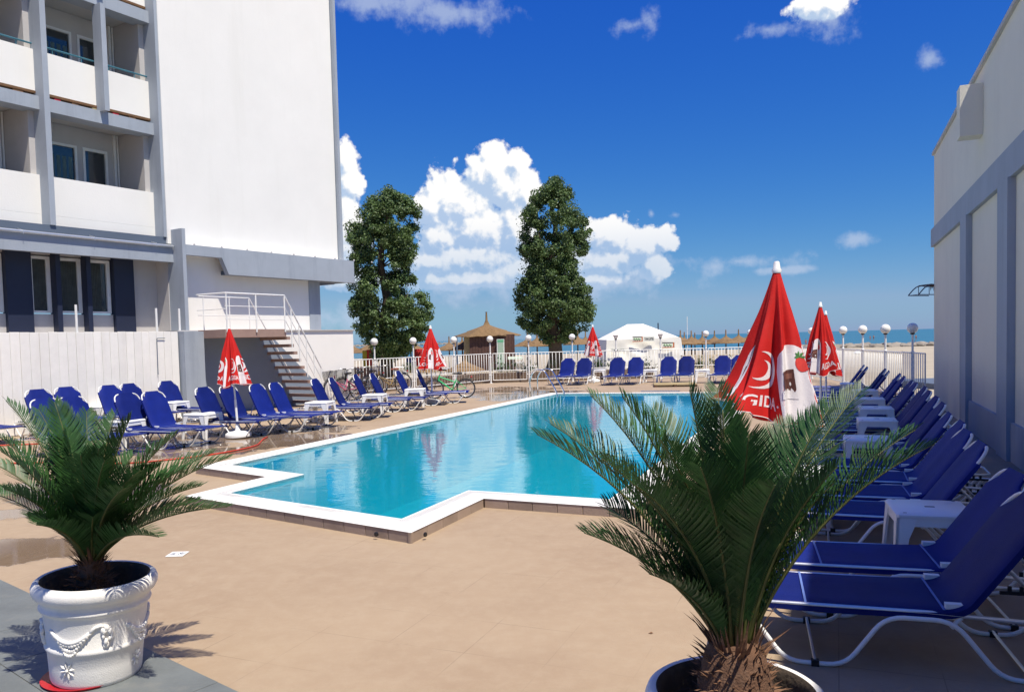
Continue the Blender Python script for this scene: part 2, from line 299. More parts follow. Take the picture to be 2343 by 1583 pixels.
# ------------------------------------------------------------------ mesh helpers
class MB:
    def __init__(s): s.v = []; s.f = []; s.mi = []; s.cur = 0
    def add(s, vs, fs):
        b = len(s.v); s.v += [tuple(p) for p in vs]; s.f += [tuple(i+b for i in f) for f in fs]; s.mi += [s.cur]*len(fs); return s
    def box(s, x0, x1, y0, y1, z0, z1, fr=None):
        vs = [Vector((x, y, z)) for z in (z0, z1) for y in (y0, y1) for x in (x0, x1)]
        if fr: vs = [fr(p) for p in vs]
        return s.add(vs, [(0, 2, 3, 1), (4, 5, 7, 6), (0, 1, 5, 4), (2, 6, 7, 3), (0, 4, 6, 2), (1, 3, 7, 5)])
    def bbox(s, x0, x1, y0, y1, z0, z1, b=.01):   # box with chamfered vertical and top edges
        ring = lambda i: [(x0+i+b, y0+i), (x1-i-b, y0+i), (x1-i, y0+i+b), (x1-i, y1-i-b), (x1-i-b, y1-i), (x0+i+b, y1-i), (x0+i, y1-i-b), (x0+i, y0+i+b)]
        vs = [(x, y, z0) for x, y in ring(0)]+[(x, y, z1-b) for x, y in ring(0)]+[(x, y, z1) for x, y in ring(b)]
        fs = [tuple(range(7, -1, -1)), tuple(range(16, 24))]
        for k in (0, 8):
            for i in range(8): j = (i+1) % 8; fs.append((k+i, k+j, k+8+j, k+8+i))
        return s.add(vs, fs)
    def tube(s, pts, r, n=8, closed=False, cap=True, rr=None):
        pts = [Vector(p) for p in pts]; m = len(pts); vs = []; prev = None
        for i, p in enumerate(pts):
            if closed: t = pts[(i+1) % m]-pts[i-1]
            else: t = pts[min(i+1, m-1)]-pts[max(i-1, 0)]
            t.normalize()
            if prev is None:
                a = Vector((0, 0, 1)) if abs(t.z) < .9 else Vector((1, 0, 0)); u = t.cross(a).normalized()
            else: u = (prev-t*prev.dot(t)).normalized()
            prev = u; w = t.cross(u); q = rr[i] if rr else r
            for k in range(n):
                a = 2*pi*k/n; vs.append(p+(u*cos(a)+w*sin(a))*q)
        fs = []
        for i in range(m if closed else m-1):
            for k in range(n):
                a = i*n+k; b = i*n+(k+1) % n; c = ((i+1) % m)*n; fs.append((a, c+k, c+(k+1) % n, b))
        if cap and not closed: fs += [tuple(range(n)), tuple((m-1)*n+k for k in range(n-1, -1, -1))]
        return s.add(vs, fs)
    def lathe(s, prof, n=32, o=(0, 0, 0), caps=True):
        vs = [(o[0]+r*cos(2*pi*k/n), o[1]+r*sin(2*pi*k/n), o[2]+z) for r, z in prof for k in range(n)]; fs = []
        for i in range(len(prof)-1):
            for k in range(n): fs.append((i*n+k, i*n+(k+1) % n, (i+1)*n+(k+1) % n, (i+1)*n+k))
        if caps: fs += [tuple(range(n-1, -1, -1)), tuple((len(prof)-1)*n+k for k in range(n))]
        return s.add(vs, fs)
    def sphere(s, c, r, n=12, sc=(1, 1, 1)):
        c = Vector(c); vs = []; fs = []; m = max(4, n//2)
        for i in range(1, m):
            for k in range(n):
                a = pi*i/m; b = 2*pi*k/n; vs.append(c+Vector((r*sc[0]*sin(a)*cos(b), r*sc[1]*sin(a)*sin(b), r*sc[2]*cos(a))))
        t = len(vs); vs += [c+Vector((0, 0, r*sc[2])), c-Vector((0, 0, r*sc[2]))]
        for i in range(m-2):
            for k in range(n): fs.append((i*n+k, (i+1)*n+k, (i+1)*n+(k+1) % n, i*n+(k+1) % n))
        for k in range(n): fs.append((t, k, (k+1) % n)); fs.append((t+1, (m-2)*n+(k+1) % n, (m-2)*n+k))
        return s.add(vs, fs)
    def prism(s, poly, h0, h1, fr):     # poly in a plane, extruded h0..h1 ; fr(x,y,h)->Vector
        n = len(poly); vs = [fr(x, y, h0) for x, y in poly]+[fr(x, y, h1) for x, y in poly]
        fs = [tuple(range(n-1, -1, -1)), tuple(range(n, 2*n))]+[(i, (i+1) % n, n+(i+1) % n, n+i) for i in range(n)]
        return s.add(vs, fs)
    def mesh(s, name, m, smooth=False):
        me = bpy.data.meshes.new(name); me.from_pydata(s.v, [], s.f); me.update()
        for q in (m if isinstance(m, (list, tuple)) else [m]): me.materials.append(q)
        if isinstance(m, (list, tuple)):
            for p_, i in zip(me.polygons, s.mi): p_.material_index = i
        if smooth:
            for p_ in me.polygons: p_.use_smooth = True
            if smooth != True: me.set_sharp_from_angle(angle=R(smooth))
        return me
    def build(s, name, m, parent=None, smooth=False):
        return link(name, s.mesh(name, m, smooth), parent)
def link(name, me, parent=None):
    o = bpy.data.objects.new(name, me); COL.objects.link(o)
    if parent: o.parent = parent
    return o
def tag(o, label=None, cat=None, group=None, kind=None):
    if label: o['label'] = label
    if cat: o['category'] = cat
    if group: o['group'] = group
    if kind: o['kind'] = kind
    return o
def thing(name, label, cat, loc=(0, 0, 0), rz=0, group=None):
    o = bpy.data.objects.new(name, None); COL.objects.link(o); o.location = loc; o.rotation_euler = (0, 0, rz); o.empty_display_size = .1
    return tag(o, label, cat, group)
def copy_tree(o, parent=None):
    c = o.copy(); COL.objects.link(c); c.parent = parent
    for ch in list(o.children): copy_tree(ch, c)
    return c
def struct(o): o['kind'] = 'structure'; return o
def arcpts(c, r, a0, a1, n, f):
    return [f(c[0]+r*cos(a0+(a1-a0)*i/n), c[1]+r*sin(a0+(a1-a0)*i/n)) for i in range(n+1)]
def rounded(pts, rad, n=4):       # round the corners of a polyline of Vectors
    pts = [Vector(p) for p in pts]; out = [pts[0]]
    for a, b, c in zip(pts, pts[1:], pts[2:]):
        u = (a-b); v = (c-b); r = min(rad, u.length*.45, v.length*.45); p0 = b+u.normalized()*r; p1 = b+v.normalized()*r
        for i in range(n+1):
            t = i/n; out.append(p0*(1-t)**2+b*2*t*(1-t)+p1*t*t)
    return out+[pts[-1]]

# ------------------------------------------------------------------ setting: deck, pool, sand, sea
POOL = [G(527, 1066, .08), G(696, 1088, .08), G(525, 1131, .08), G(919, 1191, .08), G(1072, 1125, .08), G(1395, 1146, .08), G(1684, 924, .08), G(1671, 900, .08), G(1278, 902, .08)]
POOL[7] = POOL[6].lerp(POOL[7], 1); POOL = [(p.x, p.y) for p in POOL]
def offs(poly, d):
    n = len(poly); A = sum(poly[i][0]*poly[(i+1) % n][1]-poly[(i+1) % n][0]*poly[i][1] for i in range(n)); sg = 1 if A > 0 else -1; out = []
    for i in range(n):
        p0, p1, p2 = (Vector(poly[(i+k) % n]) for k in (-1, 0, 1))
        e1 = (p1-p0).normalized(); e2 = (p2-p1).normalized(); n1 = Vector((e1.y, -e1.x))*sg; n2 = Vector((e2.y, -e2.x))*sg
        b = (n1+n2); b = b/(1+n1.dot(n2)) if 1+n1.dot(n2) > .2 else n1
        q = p1+b*d; out.append((q.x, q.y))
    return out
COPE = offs(POOL, .37); LIP = offs(POOL, .03); GR = offs(POOL, .13)
def flat_ring(outer, inner, z, name, m):
    bm = bmesh.new(); es = []
    for poly in (outer, inner):
        vs = [bm.verts.new((x, y, z)) for x, y in poly]
        es += [bm.edges.new((vs[i], vs[(i+1) % len(vs)])) for i in range(len(vs))]
    bmesh.ops.triangle_fill(bm, edges=es, use_beauty=True)
    bmesh.ops.recalc_face_normals(bm, faces=bm.faces)
    if bm.faces and sum(f.normal.z for f in bm.faces) < 0: bmesh.ops.reverse_faces(bm, faces=bm.faces)
    me = bpy.data.meshes.new(name); bm.to_mesh(me); bm.free(); me.materials.append(m); return link(name, me)
DECKO = [(-30, -12), (16, -12), (16, 19.0), (10.7, 19.0), (12.3, 33.6), (-.9, 33.0), (-5.9, 27.3), (-9, 27.4), (-30, 27.4)]
struct(flat_ring(DECKO, offs(POOL, .34), 0, 'pool_deck', M_deck))
mb = MB()
for i in range(len(DECKO)):
    (a, b), (c, d) = DECKO[i], DECKO[(i+1) % len(DECKO)]; mb.add([(a, b, -.002), (c, d, -.002), (c, d, -2.0), (a, b, -2.0)], [(0, 1, 2, 3)])
struct(mb.build('deck_edge', M_cream))
# basin
mb = MB(); n = len(POOL); zt, zb = .095, -1.45
for i in range(n):
    (a, b), (c, d) = POOL[i], POOL[(i+1) % n]; mb.add([(a, b, zt), (c, d, zt), (c, d, zb), (a, b, zb)], [(0, 1, 2, 3)])
mb.add([(x, y, zb) for x, y in POOL], [tuple(range(n))])
pool_root = tag(bpy.data.objects.new('swimming_pool', None)); COL.objects.link(pool_root); pool_root['kind'] = 'structure'
mb.build('basin', M_basin, pool_root)
wo = MB().add([(x, y, .062) for x, y in POOL], [tuple(range(n))]).mesh('water_surface', M_water)
link('water_surface', wo, pool_root)
c_ = flat_ring(COPE, GR, .10, 'coping', M_cope); c_.parent = pool_root
c_ = flat_ring(GR, LIP, .094, 'overflow_channel', M_wmet); c_.parent = pool_root
mb = MB()
for k in range(n):   # inner lip and channel grate bars
    (a, b), (c, d) = LIP[k], LIP[(k+1) % n]; (a2, b2), (c2, d2) = POOL[k], POOL[(k+1) % n]
    mb.add([(a, b, .1), (c, d, .1), (c2, d2, .1), (a2, b2, .1)], [(0, 1, 2, 3)])
    mb.add([(a2, b2, .1), (c2, d2, .1), (c2, d2, .05), (a2, b2, .05)], [(0, 1, 2, 3)])
    p = Vector(LIP[k]); q = Vector(LIP[(k+1) % n]); p2 = Vector(GR[k]); q2 = Vector(GR[(k+1) % n]); ln = (q-p).length; m_ = int(ln/.028)
    if (p+q).y/2 > 13: m_ = int(ln/.06)
    for j in range(m_):
        t = (j+.5)/m_; u = p.lerp(q, t); v = p2.lerp(q2, t); e = (q-p).normalized()*.009
        mb.add([(u.x-e.x, u.y-e.y, .101), (u.x+e.x, u.y+e.y, .101), (v.x+e.x, v.y+e.y, .101), (v.x-e.x, v.y-e.y, .101)], [(0, 1, 2, 3)])
g_ = mb.build('overflow_grate', M_cope, pool_root); g_['kind'] = 'stuff'
# riser tiles all round the raised kerb
def riser():
    mb0 = MB(); nn = len(COPE)
    inner = offs(POOL, .345)
    for i in range(nn):
        (a, b), (c, d) = inner[i], inner[(i+1) % nn]; mb0.add([(a, b, 0), (c, d, 0), (c, d, .098), (a, b, .098)], [(0, 1, 2, 3)])
    mb0.build('kerb_core', M_brownw, pool_root)
    cnt = 0; cache = {}
    for i in range(nn):
        p = Vector(COPE[i]); q = Vector(COPE[(i+1) % nn]); e = (q-p); ln = e.length; k = max(1, round(ln/.30)); w = ln/k; ang = atan2(e.y, e.x)
        key = round(w, 3)
        if key not in cache:
            t = MB(); A = .5*(w-.006); t.bbox(-A, A, -.006, .022, 0, .096, .003); cache[key] = t.mesh('riser_tile', M_riser)
        for j in range(k):
            c = p.lerp(q, (j+.5)/k); nrm = Vector((e.y, -e.x)).normalized(); A_ = sum(COPE[m][0]*COPE[(m+1) % nn][1]-COPE[(m+1) % nn][0]*COPE[m][1] for m in range(nn))
            if A_ < 0: nrm = -nrm
            o = link('riser_tile', cache[key], pool_root); o.location = (c.x-nrm.x*.012, c.y-nrm.y*.012, 0); o.rotation_euler = (0, 0, ang if A_ > 0 else ang+pi)
riser()
for (px, py) in ((972, 1222), (862, 1221)):   # underwater light sleeves in the riser
    p = G(px, py, .05); o = MB().lathe([(.022, 0), (.022, .012), (.015, .016)], 12).build('sleeve_cap', M_black, pool_root); o.location = (p.x, p.y-.004, .05); o.rotation_euler = (R(90), 0, R(-25 if px < 900 else 60))

# sand and sea
def inpoly(x, y, poly):
    r_ = False; n = len(poly); j = n-1
    for i in range(n):
        xi, yi = poly[i]; xj, yj = poly[j]
        if (yi > y) != (yj > y) and x < (xj-xi)*(y-yi)/(yj-yi)+xi: r_ = not r_
        j = i
    return r_
def sandz(x, y):
    d = max(0, y-34 if x < 12 else hypot(max(0, x-11), max(0, y-18))-3)
    z = -.16-.35*min(1, d/14)-1.25*max(0, min(1, (d-14)/80))-1.3*max(0, min(1, (y-178)/40))
    return z+.10*noise.noise(Vector((x*.12, y*.12, 0)))*min(1, d/6)+.03*noise.noise(Vector((x*.7, y*.7, 3)))*min(1, d/4)
mb = MB(); xs = [-420+i*20 for i in range(19)]+[-40+i*1.2 for i in range(1, 84)]+[60.8+i*22 for i in range(1, 19)]
ys = [-14, 0, 8, 14]+[16+i*1.0 for i in range(60)]+[76+i*5 for i in range(1, 30)]
inner = [(-29, -11), (15, -11), (15, 18.2), (10.0, 18.2), (11.6, 32.6), (-.5, 32.2), (-5.5, 26.5), (-29, 26.5)]
vs = [(x, y, sandz(x, y)) for y in ys for x in xs]; nx = len(xs); fs = []
for j in range(len(ys)-1):
    for i in range(nx-1):
        if not inpoly((xs[i]+xs[i+1])/2, (ys[j]+ys[j+1])/2, inner): fs.append((j*nx+i, j*nx+i+1, (j+1)*nx+i+1, (j+1)*nx+i))
struct(mb.add(vs, fs).build('beach_sand', M_sand, None, True))
struct(MB().add([(-9000, 150, -2.35), (9000, 150, -2.35), (14000, 16000, -2.35), (-14000, 16000, -2.35)], [(0, 1, 2, 3)]).build('sea', M_sea))
struct(MB().add([(-9000, -3000, -3.4), (9000, -3000, -3.4), (14000, 16000, -3.4), (-14000, 16000, -3.4)], [(0, 1, 2, 3)]).build('ground', M_sand))

# grey painted paving, lower left: slabs proud of the deck paint
def paving():
    root = bpy.data.objects.new('grey_paving', None); COL.objects.link(root); root['kind'] = 'structure'
    A = G(0, 1326); B = G(545, 1583); e = (B-A).normalized(); e.z = 0; nn = Vector((e.y, -e.x, 0)); A = A-e*3
    if nn.y > 0: nn = -nn
    MB().add([A-e*.0+Vector((0, 0, .003)), A+e*9+Vector((0, 0, .003)), A+e*9+nn*5+Vector((0, 0, .003)), A+nn*5+Vector((0, 0, .003))], [(0, 3, 2, 1)]).build('joint_bed', M_cream, root)
    w = .62; t = MB().bbox(-w/2+.0025, w/2-.0025, -w/2+.0025, w/2-.0025, .0, .010, .0015).mesh('paving_slab', M_slab)
    for i in range(14):
        for j in range(7):
            c = A+e*(w*(i+.5))+nn*(w*(j+.5)+.004); o = link('paving_slab', t, root); o.location = (c.x, c.y, .001+random.uniform(-.0008, .0008)); o.rotation_euler = (0, 0, atan2(e.y, e.x))
paving()

# ------------------------------------------------------------------ hotel on the left (own frame: s along facade, t outward, z up)
AZF = R(32.3); FA = Vector((sin(AZF), cos(AZF), 0)); FN = Vector((cos(AZF), -sin(AZF), 0)); FP0 = D(345, 797, 19.5); FP0.z = 0
def fr(p): return FP0+FA*p[0]+FN*p[1]+Vector((0, 0, p[2]))
def FS(px, py, t=0.0):        # (s, z) of a sight line on the plane t
    d = ray(px, py); P = FP0+FN*t; k = (P-EYEP).dot(FN)/d.dot(FN); q = EYEP+d*k; return (q-P).dot(FA), q.z
def s_of(px, t, py=700): return FS(px, py, t)[0]
def fbox(mb, s0, s1, t0, t1, z0, z1): return mb.box(s0, s1, t0, t1, z0, z1, lambda p: fr(p))
ZTOP = 19.0; TF = -.50; TP = -.86         # fin front, parapet front
hotel = thing('hotel_building', 'white hotel block with slate grey fins, balconies and blank end wall', 'building')
def hp(name, m, *boxes, parent=None, smooth=False):
    mb = MB()
    for b in boxes: fbox(mb, *b)
    return mb.build(name, m, parent or hotel, smooth)
sW0 = s_of(372, TF+.02, 300); sW1 = s_of(772, TF+.02, 560)         # blank wall
zW = FS(600, 575, TF)[1]-.05
hp('blank_wall', M_wall, (sW0, sW1, -9, TF+.02, zW, ZTOP))
hp('edge_fin', M_grey, (sW1+.02, sW1+.12, -2.6, TF+.16, zW, ZTOP))
z = zW+.5
while z < ZTOP-1: # little balcony ledges on the far side
    hp('side_ledge', M_wall, (sW1+.121, sW1+.30, -2.2, TF-.35, z+.6, z+1.6)); z += 2.8
# floor levels from the beams
z2t = FS(342, 258+7, TP)[1]; zb2 = FS(342, 303, TF)[1]
F1 = FS(342, 521, TP)[1]; F2 = FS(230, 243, TP)[1]
STO = F2-F1
finS = []
for (xl, xr, py) in ((94, 107, 100), (233, 244, 100), (355, 367, 100)):
    a, b = s_of(xl, TF, py), s_of(xr, TF, py); finS.append((a, b))
bayL = finS[2][0]-finS[0][1]
zF0 = F1-.25
hp('fin', M_grey, (finS[2][0], finS[2][1], TP-1.7, TF, zF0, ZTOP)); hp('fin', M_grey, (finS[0][0], finS[0][1], TP-1.7, TF, zF0, ZTOP))
k = 1
bay = bayL+.115
for k in (1, 2, 3): hp('fin', M_grey, (finS[0][0]-bay*k, finS[0][1]-bay*k, TP-1.7, TF, zF0, ZTOP))
levels = [F1+STO*i for i in range(5)]
BAYS = [(finS[0][1]+.002-bay*k, finS[0][1]-.002-bay*k+bayL) for k in range(0, 4)]
for li, zf in enumerate(levels):
    if zf > ZTOP-1: continue
    zc = zf+STO-.30
    for bi, (s0, s1) in enumerate(BAYS):
        if li == 0: hp('parapet_foot', M_wall, (s0, s1, TP-.12, TP-.001, zf-.30, zf+.018))
        if li > 2 and bi > 1: pass
        hp('parapet', M_wall, (s0, s1, TP-.12, TP, zf+(.02 if li == 0 else -.02), zf+.92))
        if li > 0: hp('parapet_soffit_edge', M_rust, (s0, s1, TP-.14, TP+.02, zf-.075, zf-.021))
        if li > 0: hp('beam', M_grey, (s0, s1, TP-.30, TP+.14, zf-.46, zf-.16))
        else: pass
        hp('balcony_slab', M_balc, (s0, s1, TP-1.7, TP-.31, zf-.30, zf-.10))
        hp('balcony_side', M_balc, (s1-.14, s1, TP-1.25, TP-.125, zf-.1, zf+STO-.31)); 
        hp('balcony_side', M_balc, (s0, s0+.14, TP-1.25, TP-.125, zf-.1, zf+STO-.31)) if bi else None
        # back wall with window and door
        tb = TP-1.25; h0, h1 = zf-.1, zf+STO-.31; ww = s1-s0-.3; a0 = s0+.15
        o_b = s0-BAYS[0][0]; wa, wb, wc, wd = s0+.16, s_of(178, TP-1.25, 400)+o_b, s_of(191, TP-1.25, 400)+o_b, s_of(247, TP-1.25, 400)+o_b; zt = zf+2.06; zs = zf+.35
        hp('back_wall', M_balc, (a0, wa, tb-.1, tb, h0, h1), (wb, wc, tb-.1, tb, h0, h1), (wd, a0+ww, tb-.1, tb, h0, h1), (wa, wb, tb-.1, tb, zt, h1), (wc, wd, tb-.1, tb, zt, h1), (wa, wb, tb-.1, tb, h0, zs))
        w = hp('window', M_wmet, (wa, wa+.05, tb-.06, tb+.02, zs, zt), (wb-.06, wb, tb-.06, tb+.02, zs, zt), (wa+.051, wb-.061, tb-.06, tb+.02, zt-.06, zt), (wa+.051, wb-.061, tb-.06, tb+.02, zs, zs+.05))
        hp('pane', M_glassd, (wa+.052, wb-.062, tb-.055, tb-.035, zs+.051, zt-.061), parent=w)
        w = hp('balcony_door', M_wmet, (wc, wc+.06, tb-.06, tb+.02, h0, zt), (wd-.06, wd, tb-.06, tb+.02, h0, zt), (wc+.061, wd-.061, tb-.06, tb+.02, zt-.07, zt))
        hp('pane', M_glassd, (wc+.062, wd-.062, tb-.055, tb-.035, h0+.05, zt-.071), parent=w)
        mc = MB(); nn = 26
        for q in range(nn):
            u0 = wa+.06+(wb-wa-.12)*q/nn; u1 = wa+.06+(wb-wa-.12)*(q+1)/nn; t0 = tb-.033+.006*sin(q*1.9); t1 = tb-.033+.006*sin((q+1)*1.9)
            mc.add([fr((u0, t0, zs+.055)), fr((u1, t1, zs+.055)), fr((u1, t1, zt-.3-.07*(li == 1))), fr((u0, t0, zt-.3-.07*(li == 1)))], [(0, 1, 2, 3)])
        mc.build('curtain', M_curtain, hotel)
        hp('downpipe', M_wmet, (wd+.16, wd+.22, tb+.005, tb+.06, h0, h1-.002), (wd+.26, wd+.30, tb+.005, tb+.045, h0, h1-.002))
        if li >= 1:
            zr = zf+1.06
            mb = MB(); mb.tube([fr((s0, TP-.06, zr)), fr((s1, TP-.06, zr))], .022, 8)
            for q in range(4): mb.tube([fr((s0+(s1-s0)*(q+.5)/4, TP-.06, zf+.92)), fr((s0+(s1-s0)*(q+.5)/4, TP-.06, zr))], .010, 6)
            mb.build('handrail', M_rail, hotel)
            if bi in (0, 1) and li >= 1:   # middle fin hangs only above the first floor
                if bi == 0: hp('fin', M_grey, (finS[1][0], finS[1][1], TP+.003, TF, zf-.02-.46+(.30 if li == 1 else .46), zf+STO-.47))
            if li == 1:
                for q in range(5):
                    ss = s0+.2+q*(s1-s0-.3)/5+random.uniform(0, .1); hp('flower_box', (M_saucer, M_rust, M_pale)[q % 3], (ss, ss+random.uniform(.12, .25), TP-.10, TP+.01, zf-.155, zf-.08))
hp('upper_core', M_wall, (-12, sW0-.003, -9, TP-1.705, F1-.3, ZTOP))
hp('slab_edge', M_balc, (finS[0][0]-bay*3, sW0-.002, TP-1.704, TP-.02, zF0-.06, zF0-.003))
# ground-floor canopy with gutter pipe (left), column, long fascia (right)
TC = -.42
zc0 = FS(200, 585, TC)[1]; zc1 = FS(200, 548, TC)[1]; zc2 = FS(200, 522, TC)[1]
sC = s_of(396, TC-.1, 560)
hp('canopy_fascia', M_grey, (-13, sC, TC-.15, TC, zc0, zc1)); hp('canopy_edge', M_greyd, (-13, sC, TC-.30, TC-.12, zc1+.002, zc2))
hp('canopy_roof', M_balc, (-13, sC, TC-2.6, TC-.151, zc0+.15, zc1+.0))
mb = MB(); mb.tube([fr((-12, TC+.05, zc1+.07)), fr((sC-.1, TC+.05, zc1+.02))], .035, 10)
for q in range(5): mb.tube([fr((sC-.6-q*1.6, TC-.15, zc1+.12)), fr((sC-.6-q*1.6, TC+.09, zc1+.06)), fr((sC-.6-q*1.6, TC+.09, zc1-.02))], .008, 5)
mb.build('gutter_pipe', M_alu, hotel, 40)
TCL = -.03; c0 = s_of(418.5, TCL, 600); c1 = s_of(426.5, TCL, 600)
hp('column', M_grey, (c0, c1, TCL-.62, TCL, 2.215, FS(422, 523, TCL)[1])); hp('return_wall', M_balc, (c0-.02, c1-.03, -1.31, TCL-.621, 2.216, FS(422, 560, TCL)[1]))
# right fascia with stepped lower edge
f0, zft = FS(428, 559, TCL); f1, zft2 = FS(809.6, 597.7, TCL); f0 = c1+.003
sa, zfa = FS(508, 592, TCL); sb, zfb = FS(524, 628, TCL); zl = FS(428, 583, TCL)[1]; zft = (zft+zft2)/2
zfb = (zfb+FS(809.6, 647.6, TCL)[1])/2
MB().prism([(f0, zl), (sa, zl), (sb, zfb), (f1, zfb), (f1, zft), (f0, zft)], TCL-.16, TCL, lambda x, y, h: fr((x, h, y))).build('fascia', M_grey, hotel)
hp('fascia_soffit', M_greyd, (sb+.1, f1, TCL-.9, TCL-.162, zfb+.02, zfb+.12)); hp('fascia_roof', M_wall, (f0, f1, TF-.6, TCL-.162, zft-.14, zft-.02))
hp('fascia_end', M_grey, (f1-.12, f1-.001, TCL-2.5, TCL-.901, zfb+.002, zft-.002))
mb = MB()
for q in range(9): mb.lathe([(.02, 0), (.028, .03), (.012, .06)], 8, fr((f0+.3+q*.85, TCL-.06, zft)))
mb.build('fascia_knob', M_balc, hotel)
# lower wall behind the stairs + grey end pillar
TL = TF; sG0 = c0; sG1 = s_of(708, TL, 720); sG2 = s_of(733, TL, 720)
hp('lower_wall', M_wall, (sG0+.13, sG1, TL-.3, TL, 2.22, zfb+.5 if zfb+.5 < zl+.9 else zl+.9)); hp('lower_wall_top', M_wall, (sG0+.13, sG1, TL-.3, TL-.001, 2.3, zft-.2))
hp('end_pillar', M_grey, (sG1+.002, sG2, TL-.35, TL+.02, 2.22, zfb+.1))
# recessed ground floor with navy fins and windows
TR = -1.15; zg0 = 2.22; sR1 = s_of(388, TR, 650)
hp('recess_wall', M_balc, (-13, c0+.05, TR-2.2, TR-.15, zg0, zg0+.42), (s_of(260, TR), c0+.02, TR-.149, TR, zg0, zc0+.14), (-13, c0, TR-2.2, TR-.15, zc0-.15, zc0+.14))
zws = FS(200, 717, TR)[1]; zwt = FS(150, 590, TR)[1]
hp('left_wall', M_balc, (-13, s_of(-41, TR), TR-.149, TR, zws-.029, zwt+.029))
hp('sill_wall', M_balc, (-13, s_of(258, TR), TR-.149, TR, zg0, zws-.03), (-13, s_of(258, TR), TR-.149, TR, zwt+.03, zc0+.14))
for (xa, xb) in ((14, 73), (123, 134), (193, 203), (261, 306)):
    hp('navy_fin', M_navy, (s_of(xa, TR+.05), s_of(xb, TR+.05), TR-.1, TR+.22 if xb-xa < 20 else TR+.12, zg0, zc0+.13))
for (xa, xb, kind) in ((-40, 10, 0), (74, 120, 0), (136, 190, 1), (205, 256, 2)):
    a, b = s_of(xa, TR), s_of(xb, TR)
    w = hp('window', M_wmet, (a, a+.05, TR-.10, TR-.02, zws, zwt), (b-.09, b, TR-.10, TR-.02, zws, zwt), (a+.051, b-.091, TR-.10, TR-.02, zwt-.07, zwt), (a+.051, b-.091, TR-.10, TR-.02, zws, zws+.05))
    hp('pane', M_glassd, (a+.052, b-.092, TR-.09, TR-.07, zws+.051, zwt-.071), parent=w)
    mc = MB(); nn = 22; aa, bb = a+.05, (b-.09 if kind < 2 else a+.35)
    for q in range(nn):
        u0 = aa+(bb-aa)*q/nn; u1 = aa+(bb-aa)*(q+1)/nn; t0 = TR-.065+.004*sin(q*2.1); t1 = TR-.065+.004*sin((q+1)*2.1)
        mc.add([fr((u0, t0, zws+.06)), fr((u1, t1, zws+.06)), fr((u1, t1, zwt-.08)), fr((u0, t0, zwt-.08))], [(0, 1, 2, 3)])
    mc.build('curtain', mat('dim_curtain', (.055, .065, .06), .95, .3, 4), hotel)

# podium wall, board fence, white posts
ZP = 2.20
sP0 = s_of(407, 0, 800); sP1 = s_of(810, 0, 800)
podium = thing('podium_wall', 'raised podium wall below the hotel, slate grey behind the stairs and white beyond', 'wall')
sDiag = s_of(600, 0, 800)
mb = MB(); fbox(mb, sP0, sP1, -.45, -.02, 0, ZP); mb.build('white_wall', M_wall, podium)
mb = MB(); fbox(mb, sP0-.0, sP1+.03, -.5, .03, ZP+.002, ZP+.035); mb.build('wall_cap', M_balc, podium)
dt = FS(610, 760, 0)[0]; db = FS(716, 868, 0); db2 = FS(740, 905, 0)[0]
MB().prism([(sP0+.62, 0), (db2, 0), (db[0], db[1]), (dt, ZP-.001), (sP0+.62, ZP-.001)], -.019, .006, lambda x, y, h: fr((x, h, y))).build('grey_panel', mat('slate_paint_stair_shade', (.20, .245, .31), .75, .07, 1.2, .25, 30), podium)  # slate paint darkened, the landing's shadow is put into its colour
mb = MB(); fbox(mb, sP0+.02, sP0+.60, -.019, .25, 0, ZP); mb.build('grey_pier', M_grey, podium)
mb = MB(); fbox(mb, -14, sP1+.2, -12, -.51, 0, ZP-.004); mb.build('podium_floor', M_balc, podium)
fence_b = thing('board_wall', 'long white wall of upright painted boards behind the left loungers', 'wall')
sB0 = -11.5; k = 0; s = sP0-.01; meshes = []
for q in range(4):
    t = MB(); t.bbox(0, .198-.004, -.028, 0, 0, ZP-.012+q*.004, .004); meshes.append(t.mesh('board', M_board))
while s > sB0:
    s -= .20; o = link('board', meshes[k % 4], fence_b); k += 1
    p = fr((s, .02+random.uniform(-.004, .004), .01)); o.location = p; o.rotation_euler = (0, 0, atan2(FA.y, FA.x)); o.scale = (1, -1, 1) if False else (1, 1, 1)
mb = MB(); fbox(mb, sB0, sP0-.01, -.06, -.018, 0, ZP-.01); mb.build('backing', M_balc, fence_b)
for i, (px, t_, lab) in enumerate(((174.7, 697, 'white post rising above the board wall, leftmost of three'), (358.5, 705, 'white post above the board wall, middle of three, left of the grey column'), (411, 706, 'white post beside the foot of the grey column'))):
    s, zt = FS(px, t_, 0); p = fr((s, -.03, ZP-.05))
    tag(MB().tube([(0, 0, 0), (0, 0, zt-ZP+.05)], .028, 8).build('white_post', M_wmet, None, 40), lab, 'post', 'white posts on the podium edge').location = p
mb = MB(); s, zt = FS(358, 774, .06); mb.tube(rounded([fr((s+.22, .075, zt)), fr((s, .075, zt)), fr((s-.01, .075, zt-.9))], .02), .010, 6); tag(mb.build('thin_pipe', M_greyd, None, 40), 'thin dark bent pipe fixed to the white board wall', 'pipe')

